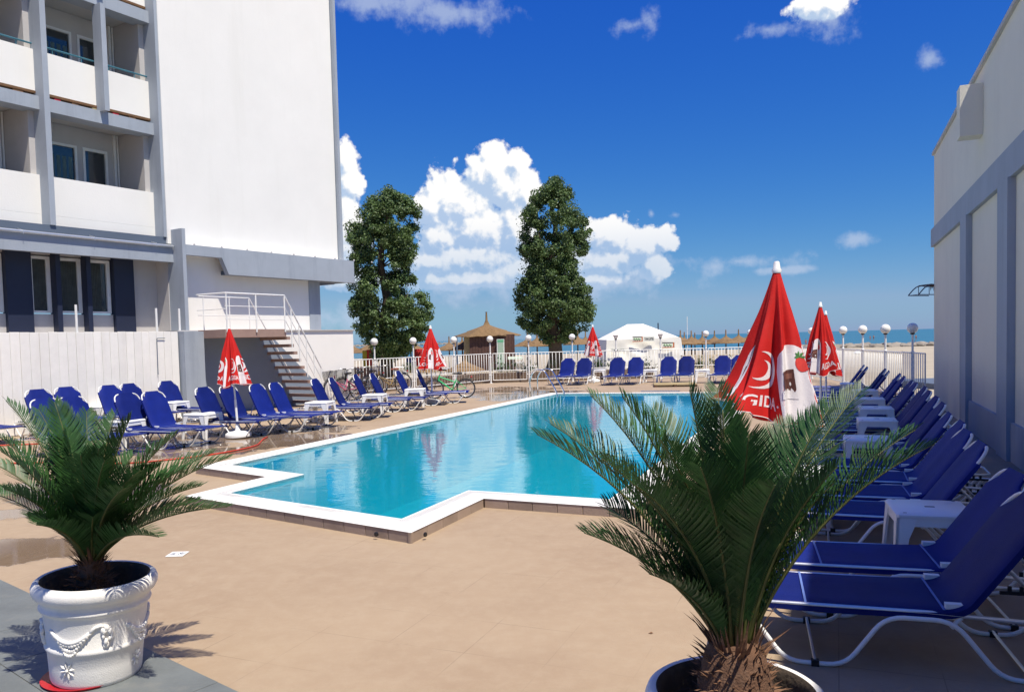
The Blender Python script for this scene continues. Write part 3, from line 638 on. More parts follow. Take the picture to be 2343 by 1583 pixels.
# stairs
def stairs():
    st = thing('outdoor_staircase', 'open brown staircase with white railings beside the podium wall', 'staircase')
    s0, _ = FS(430, 770, .5); t1 = 1.12
    sl = FS(655, 765, t1)[0]      # end of landing at outer edge
    s0 = sP0+.6
    mb = MB(); fbox(mb, s0, sl, .012, t1, ZP-.18, ZP+.03); mb.build('landing', M_step, st)
    n = 10; rise = (ZP)/(n+.6); se = FS(735, 893, t1)[0]; run = (se-sl)/n
    t = MB(); t.bbox(0, run*.92, 0, t1-.012, 0, .085, .006)
    me = None
    for i in range(n):
        z = ZP-rise*(i+1)-.055; mb = MB(); a = sl+run*i+.02
        fbox(mb, a, a+run*.95, .012, t1, z, z+.085); mb.build('tread', M_step, st)
        if i % 2: mb = MB(); fbox(mb, a+run*.2, a+run*.6, t1+.001, t1+.02, z+.01, z+.075); mb.build('post_bracket', M_greyd, st)
    # railings: outer and inner
    def rail(tt, sa, zt0, posts_from, r=.018):
        q = []
        a = (s0, ZP+.95); b = (sl-.05, ZP+.95); c = (se+.05, .95+rise*.5)
        for off, rr in ((0, r+.004), (-.33, .011), (-.66, .011)):
            mb = MB(); mb.tube([fr((a[0], tt, a[1]+off)), fr((b[0], tt, b[1]+off)), fr((c[0], tt, c[1]+off))], rr, 8); mb.build('handrail' if off == 0 else 'rail_bar', M_wmet, st, 40)
        for u in (0.02, .5, 1.0):
            ss = a[0]+(b[0]-a[0])*u; mb = MB(); mb.tube([fr((ss, tt, ZP-.05)), fr((ss, tt, ZP+.95))], .02, 8); mb.build('rail_post', M_wmet, st, 40)
        for i in (2, 4, 6, 8, 10):
            u = i/n-.03; ss = b[0]+(c[0]-b[0])*u; zz = b[1]+(c[1]-b[1])*u; mb = MB(); mb.tube([fr((ss, tt, max(.0, zz-1.08))), fr((ss, tt, zz))], .017, 8); mb.build('rail_post', M_wmet, st, 40)
    rail(t1+.025, s0, 0, 0)
    mb = MB(); mb.tube([fr((s0, t1+.025, ZP+.95)), fr((s0, .02, ZP+.95))], .02, 8); mb.tube([fr((s0, t1+.025, ZP+.55)), fr((s0, .02, ZP+.55))], .011, 8); mb.build('rail_bar', M_wmet, st, 40)
    a = (s0, ZP+.92); b = (sl-.35, ZP+.92); c = (se-.1, .85)
    mb = MB(); mb.tube([fr((a[0], .06, a[1])), fr((b[0], .06, b[1])), fr((c[0], .06, c[1]))], .018, 8); mb.tube([fr((a[0], .06, a[1]-.5)), fr((b[0], .06, b[1]-.5))], .010, 8)
    for u in (.1, .6, 1.0): mb.tube([fr((a[0]+(b[0]-a[0])*u, .06, ZP+.0)), fr((a[0]+(b[0]-a[0])*u, .06, ZP+.92))], .015, 8)
    mb.build('wall_handrail', M_wmet, st, 40)
stairs()

# ------------------------------------------------------------------ hall on the right
AH = R(22.5); HA = Vector((sin(AH), cos(AH), 0)); HN = Vector((-cos(AH), sin(AH), 0)); HP = Vector((6.4, 9.8, 0))
def hr(p): return HP+HA*p[0]+HN*p[1]+Vector((0, 0, p[2]))
def HS(px, py, t=0.):
    d = ray(px, py); P = HP+HN*t; k = (P-EYEP).dot(HN)/d.dot(HN); q = EYEP+d*k; return (q-P).dot(HA), q.z
hall = thing('hall_building', 'shaded grey and white hall wall along the right side of the pool deck', 'building')
def hb(name, m, *bx):
    mb = MB()
    for b in bx: mb.box(*b, lambda p: hr(p))
    return mb.build(name, m, hall)
hE = HS(2135, 700)[0]; hS = -16
ztp = HS(2135, 357)[1]; zb1 = HS(2135, 526)[1]; zb0 = HS(2135, 566)[1]
hb('wall', M_wall_hall, (hS, hE, -12, -.02, 0, zb0), (hS, hE, -12, -.02, zb1, ztp))
hb('band', M_grey, (hS, hE+.02, -12.02, .05, zb0+.002, zb1-.002))
hb('roof_edge', M_balc, (hS, hE+.03, -.35, .03, ztp+.002, ztp+.07))
p1 = (HS(2196, 800, .08)[0], HS(2209, 800, .08)[0]); p2 = (HS(2286, 800, .08)[0], HS(2303, 800, .08)[0])
pit = abs(p2[1]-p1[1])
for k in range(0, 6):
    a = min(p1)-pit*k; hb('pilaster', M_grey, (a, a+abs(p1[0]-p1[1])+.02, -.019, .08, 0, zb0))
hb('plinth', M_grey, (hS, min(p1)-.0, -.018, .03, 0, .52))
bs, _ = HS(2246, 250); hb('rain_box', M_wall_hall, (bs-.02, bs+.34, -.018, .31, HS(2246, 308)[1], HS(2246, 191)[1]))
for k in (1,): hb('rain_box', M_wall_hall, (bs-.02-pit*2*k, bs+.34-pit*2*k, -.018, .31, HS(2246, 308)[1], HS(2246, 191)[1]))
# small curved awning bracket on the far corner
aw = thing('awning_frame', 'small curved dark metal awning frame sticking out past the hall corner', 'awning frame')
mb = MB(); q0 = D(2102, 674, 19.6); 
A_ = D(2150, 652, 19.2); B_ = D(2102, 674, 19.2); C_ = D(2150, 674, 19.2)
cv = [B_.lerp(A_, t)+Vector((0, 0, .12*sin(pi*min(1, t*1.1)))) for t in [i/8 for i in range(9)]]
for dy in (0, .5):
    sh = Vector((0, dy, 0)); mb.tube([p+sh for p in cv], .014, 6); mb.tube([B_+sh, C_+sh], .012, 6); mb.tube([B_.lerp(C_, .5)+sh, cv[4]+sh], .008, 6)
for t in (0, 4, 8): mb.tube([cv[t], cv[t]+Vector((0, .5, 0))], .010, 6)
mb.build('frame', M_greyd, aw, 40)
mb = MB(); 
for i in range(3, 8):
    a, b = cv[i], cv[i+1]; mb.add([a+Vector((0, .02, .02)), b+Vector((0, .02, .02)), b+Vector((0, .48, .02)), a+Vector((0, .48, .0))], [(0, 1, 2, 3)])
for i in range(5): p = cv[4].lerp(cv[7], i/5); mb.add([p+Vector((0, .03, 0)), p+Vector((.05, .03, 0)), p+Vector((.01, .03, -.10-.05*(i % 2)))], [(0, 1, 2)])
mb.build('torn_cover', M_rust, aw)
# ------------------------------------------------------------------ loungers
def make_lounger(back_deg, detail=True):
    root = thing('sun_lounger', '', 'sun lounger')
    hx, zr, W = 1.18, .315, .30; A = R(back_deg); bl = .74
    prof = []                        # (u, z, halfwidth)
    for i in range(9):
        u = .0+hx*.92*i/8; prof.append((u, zr+.022-.010*sin(pi*i/8)))
    for i in range(1, 6):
        a = A*i/6; r = .16; prof.append((hx*.92+r*sin(a), zr+.022+r*(1-cos(a))))
    u0, z0 = prof[-1]; rem = bl-.10
    for i in range(1, 9): prof.append((u0+rem*i/8*cos(A), z0+rem*i/8*sin(A)))
    L_ = len(prof); mb = MB(); vs = []; cs = [-1, -1, -.93, -.5, 0, .5, .93, 1, 1]; dz = [-.042, -.012, 0, -.004, -.006, -.004, 0, -.012, -.042]
    for i, (u, z) in enumerate(prof):
        w = W
        j = L_-1-i
        if j == 0: w = .150
        elif j == 1: w = .195
        tng = Vector(prof[min(i+1, L_-1)])-Vector(prof[max(i-1, 0)]); tng.normalize(); nu, nz = -tng.y, tng.x
        for c, d in zip(cs, dz):
            d_ = d if j > 1 else min(0, d*.4)
            vs.append((u+nu*d_, c*w, z+nz*d_))
    nc = len(cs); fs = [(i*nc+k, i*nc+k+1, (i+1)*nc+k+1, (i+1)*nc+k) for i in range(L_-1) for k in range(nc-1)]
    mb.add(vs, fs)
    mb.build('sling', M_sling, root, 50)
    for fpos in (3, 8):
        u, z = prof[fpos]; mb = MB(); mb.box(u-.006, u+.006, -.285, .285, z+.0005, z+.0035); mb.build('sling_seam', M_seam, root)
    # frame loop
    mb = MB(); e = W-.012
    lp = rounded([(1.0, -e, zr+.004), (.018, -e, zr+.004), (.018, e, zr+.004), (1.0, e, zr+.004)], .08)
    mb.tube(lp, .0125, 8)
    lp = rounded([(1.0, -e, zr+.004), (1.92, -e, zr-.03), (1.92, e, zr-.03), (1.0, e, zr+.004)], .10)
    mb.tube(lp, .0125, 8); mb.build('seat_frame', M_alu, root, 60)
    bu = hx*.92+.02
    B = lambda l, y: (u0+(l-.16)*cos(A)+.017*sin(A), y, z0+(l-.16)*sin(A)-.017*cos(A))
    mb = MB(); mb.tube(rounded([B(0, -e+.004), B(bl+.045, -e+.004), B(bl+.045, e-.004), B(0, e-.004)], .16, 6), .0125, 8); mb.build('back_frame', M_wmet, root, 60)
    for s in (-1, 1):
        y = s*(e+.040)
        pts = [(.10, y, zr-.03), (.30, y, .014), (.60, y, .014), (.80, y, zr-.02), (1.12, y, zr-.02), (1.34, y, .014), (1.60, y, .014), (1.80, y, zr-.045)]
        mb = MB(); mb.tube(rounded(pts, .09, 5), .013, 8); lg = mb.build('leg_tube', M_wmet, root, 60)
        for u in (.45, 1.47):
            mb = MB(); mb.box(u-.02, u+.02, y-.017, y+.017, 0, .034); mb.build('rubber_foot', M_black, lg)
        mb = MB(); mb.box(bu-.01, bu+.07, s*(e-.028)-.012, s*(e-.028)+.03*1, zr-.03, zr+.05); mb.build('hinge_bracket', M_wmet, root)
        if detail:
            mb = MB(); y2 = s*(e-.045)
            for q in range(5):
                u = 1.52+q*.06; mb.box(u, u+.02, y2-.006, y2+.006, zr-.03, zr+.014)
            mb.box(1.48, 1.84, y2-.0055, y2+.0055, zr-.036, zr-.016); mb.build('adjuster_rack', M_black, root)
    mb = MB(); st = B(.42, 0)
    mb.tube([(st[0], -e+.05, st[2]), (1.50+.12*(back_deg < 60), -e+.06, zr), (1.50+.12*(back_deg < 60), e-.06, zr), (st[0], e-.05, st[2])], .009, 7); mb.build('prop_strut', M_alu, root, 60)
    for u in (.45, 1.47): mb = MB(); mb.tube([(u, -e-.040, .03), (u, e+.040, .03)], .009, 6); mb.build('cross_bar', M_alu, root)
    return root
protoA = make_lounger(66); protoB = make_lounger(54)
usedA = [False]; usedB = [False]
def place_lounger(x, y, az, label, group, B=False, jit=0):
    pr, us = (protoB, usedB) if B else (protoA, usedA)
    o = pr if not us[0] else copy_tree(pr); us[0] = True
    o.location = (x, y, .0); o.rotation_euler = (0, 0, R(90-az+random.uniform(-1.8, 1.8))); o['label'] = label; o['group'] = group; return o
def foot(px, py, z=.33): p = G(px, py, z); return p.x, p.y
def dirv(az): return Vector((sin(R(az)), cos(R(az))))
# local +X runs foot -> head; surveyed foot end positions, azimuth of head->foot
LEFT = [  # px, py of foot end, azimuth foot direction, label
 ((245, 1003), 112, 'blue lounger half hidden by the left palm, nearest the camera in the front row'),
 ((310, 995), 112, 'blue lounger behind the left palm, second in the front row'),
 ((436, 983), 112, 'blue lounger just right of the left palm, left one of the pair nearest the parasol'),
 ((496, 977), 111, 'blue lounger with pale patch on its back, right of the front pair by the palm'),
 ((613, 960), 107, 'blue lounger just behind the leaning red parasol, left of its pole'),
 ((663, 954), 107, 'blue lounger crossed by the pole of the leaning red parasol'),
 ((731, 949), 104, 'blue lounger in front of the dark grey wall, left of the pair under the stairs'),
 ((775, 942), 102, 'blue lounger in front of the lowest stair treads, right of its pair'),
 ((861, 928), 97, 'blue lounger at the foot of the stairs with a white table in front'),
 ((899, 922), 92, 'blue lounger just left of the parked pink bicycle'),
 ((943, 911), 95, 'blue lounger in front of the bicycles, behind a white table'),
 ((978, 908), 95, 'blue lounger in front of the bicycles, right of its pair'),
 ((1028, 899), 98, 'blue lounger right of the tan bicycle, left of its pair'),
 ((1073, 894), 92, 'blue lounger in front of the green bicycle, last of the left row')]
for (p, az, lab) in LEFT:
    x, y = foot(*p); d = dirv(az); place_lounger(x, y, az+180, lab, 'blue sun loungers on the left side of the pool')
BACK = [((24, 978), 120, 'blue lounger cut by the left edge of the picture, back row'), ((190, 965), 116, 'blue lounger against the board wall, second from the left in the back row'),
 ((250, 956), 117, 'blue lounger against the board wall, third from the left in the back row'), ((355, 950), 115, 'blue lounger against the boards behind the small white table'),
 ((407, 943), 114, 'blue lounger against the boards, left of the last one before the grey pier'), ((488, 934), 115, 'blue lounger by the right end of the board wall next to the grey pier')]
for (p, az, lab) in BACK:
    x, y = foot(*p); place_lounger(x, y, az+180, lab, 'blue sun loungers in the back row by the board wall')
FAR = [((1266, 862), 1300, 'leftmost blue lounger of the far row, right of the pool ladder'), ((1313, 862), 1340, 'blue lounger of the far row just left of the far parasol'),
 ((1390, 862), 1417, 'blue lounger of the far row just right of the far parasol'), ((1435, 861), 1457, 'blue lounger in front of the middle of the white tent'),
 ((1513, 860), 1530, 'blue lounger in front of the right part of the white tent'), ((1556, 859), 1572, 'blue lounger at the right edge of the white tent'),
 ((1637, 858), 1653, 'blue lounger right of the far table beside the big parasol'), ((1680, 857), 1690, 'blue lounger of the far row partly hidden by the big parasol')]
for (p, hxp, lab) in FAR:
    f_ = G(p[0], p[1], .33); h_ = D(hxp, 815, f_.y+1.35); v = Vector((h_.x-f_.x, h_.y-f_.y)); az = math.degrees(atan2(v.x, v.y))
    place_lounger(f_.x, f_.y, az, lab, 'blue sun loungers in the far row by the fence')
HEADS = [(1983, 830), (1991, 834), (2033, 838), (2041, 842), (2067, 848), (2078, 854), (2096, 863), (2106, 868), (2128, 876), (2139, 885), (2157, 898), (2172, 911), (2187, 932), (2217, 950), (2234, 971), (2268, 996)]
names = ['farthest', 'second farthest', 'third farthest', 'fourth farthest', 'fifth farthest', 'sixth farthest', 'seventh farthest', 'eighth farthest', 'eighth nearest but two', '', '', '', '', '', '', '']
ords = ['first', 'second', 'third', 'fourth', 'fifth', 'sixth', 'seventh', 'eighth', 'ninth', 'tenth', 'eleventh', 'twelfth', 'thirteenth', 'fourteenth', 'fifteenth', 'sixteenth']
RS = []
for i, p in enumerate(HEADS):
    g = G(*p, .95); az = 111.5+random.uniform(-1.2, 1.2); d = dirv(az); x, y = g.x-d.x*1.64, g.y-d.y*1.64
    lab = 'blue lounger in the row along the hall wall, %s counted from the far end' % ords[i]
    RS.append(place_lounger(x, y, az, lab, 'blue sun loungers along the hall wall', True))
for (hx, hy, lab) in ((2.53, 4.76, 'blue lounger second nearest the camera, its head end by the square white table'), (2.17, 4.06, 'nearest blue lounger, cut by the right edge of the picture')):
    az = 107.0; d = dirv(az); w = Vector((d.y, -d.x)); c = Vector((hx, hy))-w*.265; x, y = c.x-d.x*1.03, c.y-d.y*1.03
    place_lounger(x, y, az, lab, 'blue sun loungers along the hall wall', True)

# ------------------------------------------------------------------ side tables
def make_table():
    root = thing('side_table', '', 'table'); H = .44; a = .225
    mb = MB(); mb.bbox(-a, a, -a, a, H-.028, H, .012); mb.bbox(-a+.02, a-.02, -a+.02, a-.02, H-.030, H-.026, .005); mb.build('tabletop', M_white, root, 40)
    mb = MB(); mb.box(-.028, .028, -.014, .014, H-.001, H+.0015); mb.build('centre_slot', mat('slot_shadow_grey', (.12, .13, .15), .8), root)
    for sx in (-1, 1):
        for sy in (-1, 1):
            mb = MB(); o = .03
            for ax in (0, 1):
                top = a-.006; w0, w1 = .085, .05
                outer = [(0, H-.03), (w0+.03, H-.03), (w0+.01, H-.10), (w0-.01, H-.16), (w1, 0), (0, 0)]
                def f(x, y, h, ax=ax, sx=sx, sy=sy):
                    sp = o*(1-y/H); X = top+sp-x; Y = top+sp-h
                    return Vector((sx*X, sy*Y, y)) if ax == 0 else Vector((sx*Y, sy*X, y))
                mb.prism(outer, 0, .016, f)
            mb.build('leg', M_white, root)
    for k in range(4):
        mb = MB(); mb.box(-a+.10, a-.10, a-.024, a-.008, H-.085, H-.029); o = mb.build('apron', M_white, root); o.rotation_euler = (0, 0, k*pi/2)
    mb = MB()
    for sx in (-1, 1):
        for sy in (-1, 1): mb.box(sx*(a-.05)-.010, sx*(a-.05)+.010, sy*(a-.02)-.005, sy*(a-.02)+.005, H-.0005, H+.0015)
    mb.build('corner_notch', MATS['slot_shadow_grey'], root)
    return root
tproto = make_table(); tused = [False]
def place_table(x, y, az, lab, grp):
    o = tproto if not tused[0] else copy_tree(tproto); tused[0] = True
    o.location = (x, y, 0); o.scale = (1.17, 1.17, 1.13); o.rotation_euler = (0, 0, R(90-az)); o['label'] = lab; o['group'] = grp
for (px, py, az, lab) in ((233, 927, 115, 'white plastic table in the back row by the board wall'), (284, 960, 112, 'white plastic table right of the left palm fronds'), (397, 918, 115, 'white plastic table before the last lounger of the back row'),
        (464, 944, 110, 'white plastic table just left of the leaning parasol foot'), (732, 918, 100, 'white plastic table at the foot of the stairs'), (857, 901, 96, 'white plastic table in front of the bicycles'), (950, 888.5, 92, 'white plastic table left of the middle parasol foot')):
    p = G(px, py, .50); place_table(p.x, p.y, az, lab, 'white plastic tables among the left loungers')
for (px, lab) in ((1370, 'white plastic table beside the far parasol'), (1488, 'white plastic table in front of the tent between two pairs of loungers'), (1607, 'white plastic table of the far row nearest the big parasol')):
    p = G(px, 845, .50); place_table(p.x, p.y, 12, lab, 'white plastic tables of the far row')
for i, (px, py) in enumerate(((1948, 876), (1978, 891), (1989, 910), (2004, 931), (2006, 957), (1984, 1000))):
    p = G(px, py, .50); place_table(p.x, p.y, 111, 'white plastic table in the row along the hall wall, %s counted from the far end' % ords[i], 'white plastic tables along the hall wall')
place_table(2.72, 7.45, 111, 'white plastic table hidden behind the right palm and big parasol', 'white plastic tables along the hall wall')
p = G(2127, 1158, .50); place_table(p.x, p.y, 107, 'large looking white plastic table between the nearest loungers at the right', 'white plastic tables along the hall wall')

# ------------------------------------------------------------------ closed parasols with printed cloth
def text2d(s, size=1.0):
    cu = bpy.data.curves.new('t', 'FONT'); cu.body = s; cu.size = size; cu.align_x = 'CENTER'; cu.resolution_u = 3; cu.offset = .018*size
    o = bpy.data.objects.new('t', cu); COL.objects.link(o); dg = bpy.context.evaluated_depsgraph_get(); me = o.evaluated_get(dg).to_mesh()
    vs = [(v.co.x, v.co.y) for v in me.vertices]; fs = [tuple(p.vertices) for p in me.polygons]
    bpy.data.objects.remove(o); bpy.data.curves.remove(cu); return vs, fs
def ell(cx, cy, rx, ry, n=20, a0=0): return [(cx+rx*cos(2*pi*i/n+a0), cy+ry*sin(2*pi*i/n+a0)) for i in range(n)]
def crescent(cx, cy, r, thick, a0, a1, n=18):
    o = [(cx+r*cos(a0+(a1-a0)*i/n), cy+r*sin(a0+(a1-a0)*i/n)) for i in range(n+1)]
    i_ = [(cx+(r-thick*sin(pi*i/n))*cos(a0+(a1-a0)*i/n), cy+(r-thick*sin(pi*i/n))*sin(a0+(a1-a0)*i/n)) for i in range(n, -1, -1)]
    return o+i_[1:-1]
def drape(parts, surf, off, name, m, parent, step=(.045, .04)):
    off *= 1.5; bm = bmesh.new()
    for vs, fs in parts:
        bv = [bm.verts.new((x, y, 0)) for x, y in vs]
        for f in fs:
            try: bm.faces.new([bv[i] for i in f])
            except ValueError: pass
    bmesh.ops.triangulate(bm, faces=bm.faces)
    xs_ = [v.co.x for v in bm.verts]; ys_ = [v.co.y for v in bm.verts]
    for ax, lo, hi, st in ((0, min(xs_), max(xs_), step[0]), (1, min(ys_), max(ys_), step[1])):
        c = math.floor(lo/st)*st+st
        while c < hi:
            co = Vector((c, 0, 0)) if ax == 0 else Vector((0, c, 0)); no = Vector((1, 0, 0)) if ax == 0 else Vector((0, 1, 0))
            bmesh.ops.bisect_plane(bm, geom=bm.verts[:]+bm.edges[:]+bm.faces[:], plane_co=co, plane_no=no); c += st
    for v in bm.verts: v.co = surf(v.co.x, v.co.y, off)
    me = bpy.data.meshes.new(name); bm.to_mesh(me); bm.free(); me.materials.append(m)
    for p_ in me.polygons: p_.use_smooth = True
    return link(name, me, parent)
def parasol(x, y, H, Lc, Rb, label, rot=0, tilt=(0, 0), seed=1, pole=True, base=True, slant=0, fold=.42, nf=8, cap=True, panels=(.62, .62, .62, .62)):
    root = thing('closed_parasol', label, 'parasol', (x, y, 0), 0, 'closed red and white parasols round the pool')
    root.rotation_euler = (tilt[0], tilt[1], 0)
    rnd = random.Random(seed); ph = [rnd.uniform(0, 6.28) for _ in range(6)]
    ztop = H-.06
    def rad(th, t):
        r = .022+(Rb-.022)*(t**.92)
        f = 1+fold*min(1, t*2.5)*(.95*(.64-abs(sin(nf*.5*th+ph[0]+.4*sin(2*th+ph[1]))))+.25*(.6-abs(sin((nf-1.5)*2*.5*th*1.0+ph[2]))) if False else 1.05*(.64-abs(sin(nf*.5*th+ph[0]+.4*sin(2*th+ph[1]))))+.22*cos((nf*2-3)*th+ph[2]+2.5*t))+.07*t*cos(3*th+ph[3])
        r *= f; r += .13*slant*t**4*max(0, cos(th-(pi+.15)-0))**3*1.2
        r -= .03*(t**6)*Rb
        return max(.012, r)
    def surf(a, t, off=0.):      # a radians round the cloth, t 0 top .. 1 hem
        th = a+rot; r = rad(th, t)+off
        hem = (.035*sin(nf*th*.5+ph[4])*t**5+.03*sin(3*th+ph[5])*t**5)*(1-.75*(slant > 0))
        zz = ztop-Lc*t*(1+hem)+slant*.22*t**4*max(0, cos(th-pi))**2
        wr = .006*noise.noise(Vector((cos(th)*3, sin(th)*3, t*9+seed)))*t
        return Vector(((r+wr)*cos(th), (r+wr)*sin(th), zz))
    nA, nT = 240, 48; mb = MB()
    mb.add([surf(2*pi*i/nA, j/nT) for j in range(nT+1) for i in range(nA)], [(j*nA+i, (j+1)*nA+i, (j+1)*nA+(i+1) % nA, j*nA+(i+1) % nA) for j in range(nT) for i in range(nA)])
    mb.add([surf(2*pi*i/nA, 1, 0) for i in range(nA)]+[surf(2*pi*i/nA, 1, -.05)+Vector((0, 0, .04)) for i in range(nA)], [(i, nA+i, nA+(i+1) % nA, (i+1) % nA) for i in range(nA)])
    can = mb.build('canopy', M_red, root, True)
    hem = MB(); hem.tube([surf(2*pi*i/nA, .997, .002) for i in range(nA)], .004, 4, closed=True); hem.build('hem_trim', M_cwhite, root)
    # four printed fields: logo + lettering between milk white panels
    tv, tf = text2d('ALGIDA', 1.0); w_ = max(v[0] for v in tv)-min(v[0] for v in tv)
    wp = []; logo = []; txt = []; ch = []; ch2 = []; stw = []; lf = []; drip = []
    P = lambda pts: (pts, [tuple(range(len(pts)))])
    for k in range(4):
        a = k*pi/2                               # logo axis
        for r_, th_, aa, bb in ((.34, .115, -2.0, 1.75), (.185, .10, -2.3, 1.5)):
            pts = crescent(0, 0, r_, th_, aa, bb); logo.append(P([(a+px_*1.05+.02, .66-py_*.33*1.15) for px_, py_ in pts]))
        
        sc_ = .86/w_
        txt.append(([(a+vx*sc_, .915-vy*.115) for vx, vy in tv], tf))
        txt.append(P([(a+.47+px_, .885+py_) for px_, py_ in ell(0, 0, .02, .008, 8)]))
        pw = panels[k]; b = a+pi/4+max(0, pw-.62)*.5               # white panel axis and width
        top = [(b+.52*pw*sin(q), .60-.115*cos(q)) for q in [(-pi/2+pi*i/12) for i in range(13)]]
        wp.append(P([(b-.40*pw, .985), (b-.46*pw, .82)]+[(b-.52*pw, .66)]+top[1:-1]+[(b+.52*pw, .66), (b+.46*pw, .82), (b+.40*pw, .985)]))
        ch.append(P([(b-.38*pw, .655), (b+.02*pw, .64), (b+.02*pw, .79), (b-.36*pw, .80)]))
        ch2.append(P([(b-.31*pw, .675), (b-.03*pw, .665), (b-.04*pw, .700), (b-.30*pw, .708)])); ch2.append(P([(b-.31*pw, .715), (b-.27*pw, .712), (b-.27*pw, .775), (b-.31*pw, .78)]))
        drip.append(P([(b-.40*pw, .79)]+[(b-.40*pw+pw*.44*i/14, .775+.014*sin(i*1.7)) for i in range(15)]+[(b+.05*pw, .83), (b-.40*pw, .83)])); drip.append(P(ell(b-.10*pw, .735, .024, .012, 12)))
        stw.append(P([(b+pw*(.22+px_*.6+.03*py_), .585+py_*.18) for px_, py_ in ell(0, .14, .25, .27, 16)]))
        for q in range(5):
            aa = pi+pi*q/4; lf.append(P([(b+.22*pw, .567), (b+pw*.22+pw*.10*cos(aa-.3), .565+.028*sin(aa-.3)), (b+pw*.22+pw*.15*cos(aa), .565+.042*sin(aa)), (b+pw*.22+pw*.10*cos(aa+.3), .565+.028*sin(aa+.3))]))
    for lst, off_, nm, mm in ((wp, .0025, 'milk_panel_print', M_cwhite), (logo, .0035, 'swirl_mark', M_cwhite), (txt, .0042, 'lettering', M_cwhite), (ch, .004, 'chocolate_print', M_choc), (ch2, .005, 'chocolate_highlight', M_choc2), (drip, .0055, 'milk_splash', M_cwhite), (stw, .0045, 'strawberry_print', M_straw)):
        for q in lst: drape([q], surf, off_, nm, mm, root)
    for k in range(4): drape(lf[k*5:k*5+5], surf, .0055, 'strawberry_leaf', M_leafp, root)
    if cap: MB().lathe([(.036, H-.085), (.040, H-.06), (.030, H-.045), (.024, H), (.018, H+.012)], 16).build('cap', M_white, root, 50)
    mb = MB(); mb.tube([(0, 0, .28), (0, 0, H-.07)], .017, 10); mb.build('pole', M_alu, root, 60)
    mb = MB(); mb.tube([(0, 0, .12), (0, 0, .75)], .023, 10); mb.build('lower_pole', M_white, root, 60)
    mb = MB(); mb.lathe([(.20, 0), (.245, .02), (.25, .06), (.235, .10), (.18, .125), (.06, .14), (.045, .20), (.038, .27), (.024, .28)], 32); bs_ = mb.build('water_base', M_white, root, 50)
    mb = MB(); mb.tube([(.0, -.025, .30), (.05, -.055, .30)], .010, 8); mb.sphere((0, 0, .30), .036, 10); mb.build('clamp_knob', M_white, root, 60)
    bs_.rotation_euler = (0, 0, 0)
    return root
def at(px, py): p = G(px, py); return p.x, p.y
x, y = at(546, 1001); parasol(x, y, 2.20, 1.10, .265, 'closed parasol leaning slightly left, in front of the stairs on the left side', rot=R(-72), tilt=(0, R(-2.6)), seed=3, cap=False)
x, y = at(989, 923); parasol(x, y, 2.24, 1.18, .33, 'closed parasol in front of the bicycles, left of the green one', rot=R(-130), tilt=(0, R(.3)), seed=5)
x, y = at(1358.6, 874.5); parasol(x, y, 2.28, 1.16, .31, 'closed parasol in the far row left of the white tent', rot=R(-110), seed=8)
p = D(1771, 700, 6.55); parasol(p.x, 6.55, 2.375, 1.27, .335, 'biggest closed parasol, behind the right palm with chocolate and strawberry print', rot=R(-134), tilt=(R(0), R(.6)), seed=11, slant=1, fold=.46, nf=7, panels=(1.12, .5, .5, .40))
p = D(1877, 720, 14.6); parasol(p.x, 14.6, 2.33, 1.24, .29, 'closed parasol beyond the big one, its front cloth mostly white, left of two', rot=R(-174), seed=14)
p = D(1889, 720, 18.2); parasol(p.x, 18.2, 2.26, 1.28, .29, 'closed parasol farthest along the right side, half hidden behind its neighbour', rot=R(-104), seed=17)

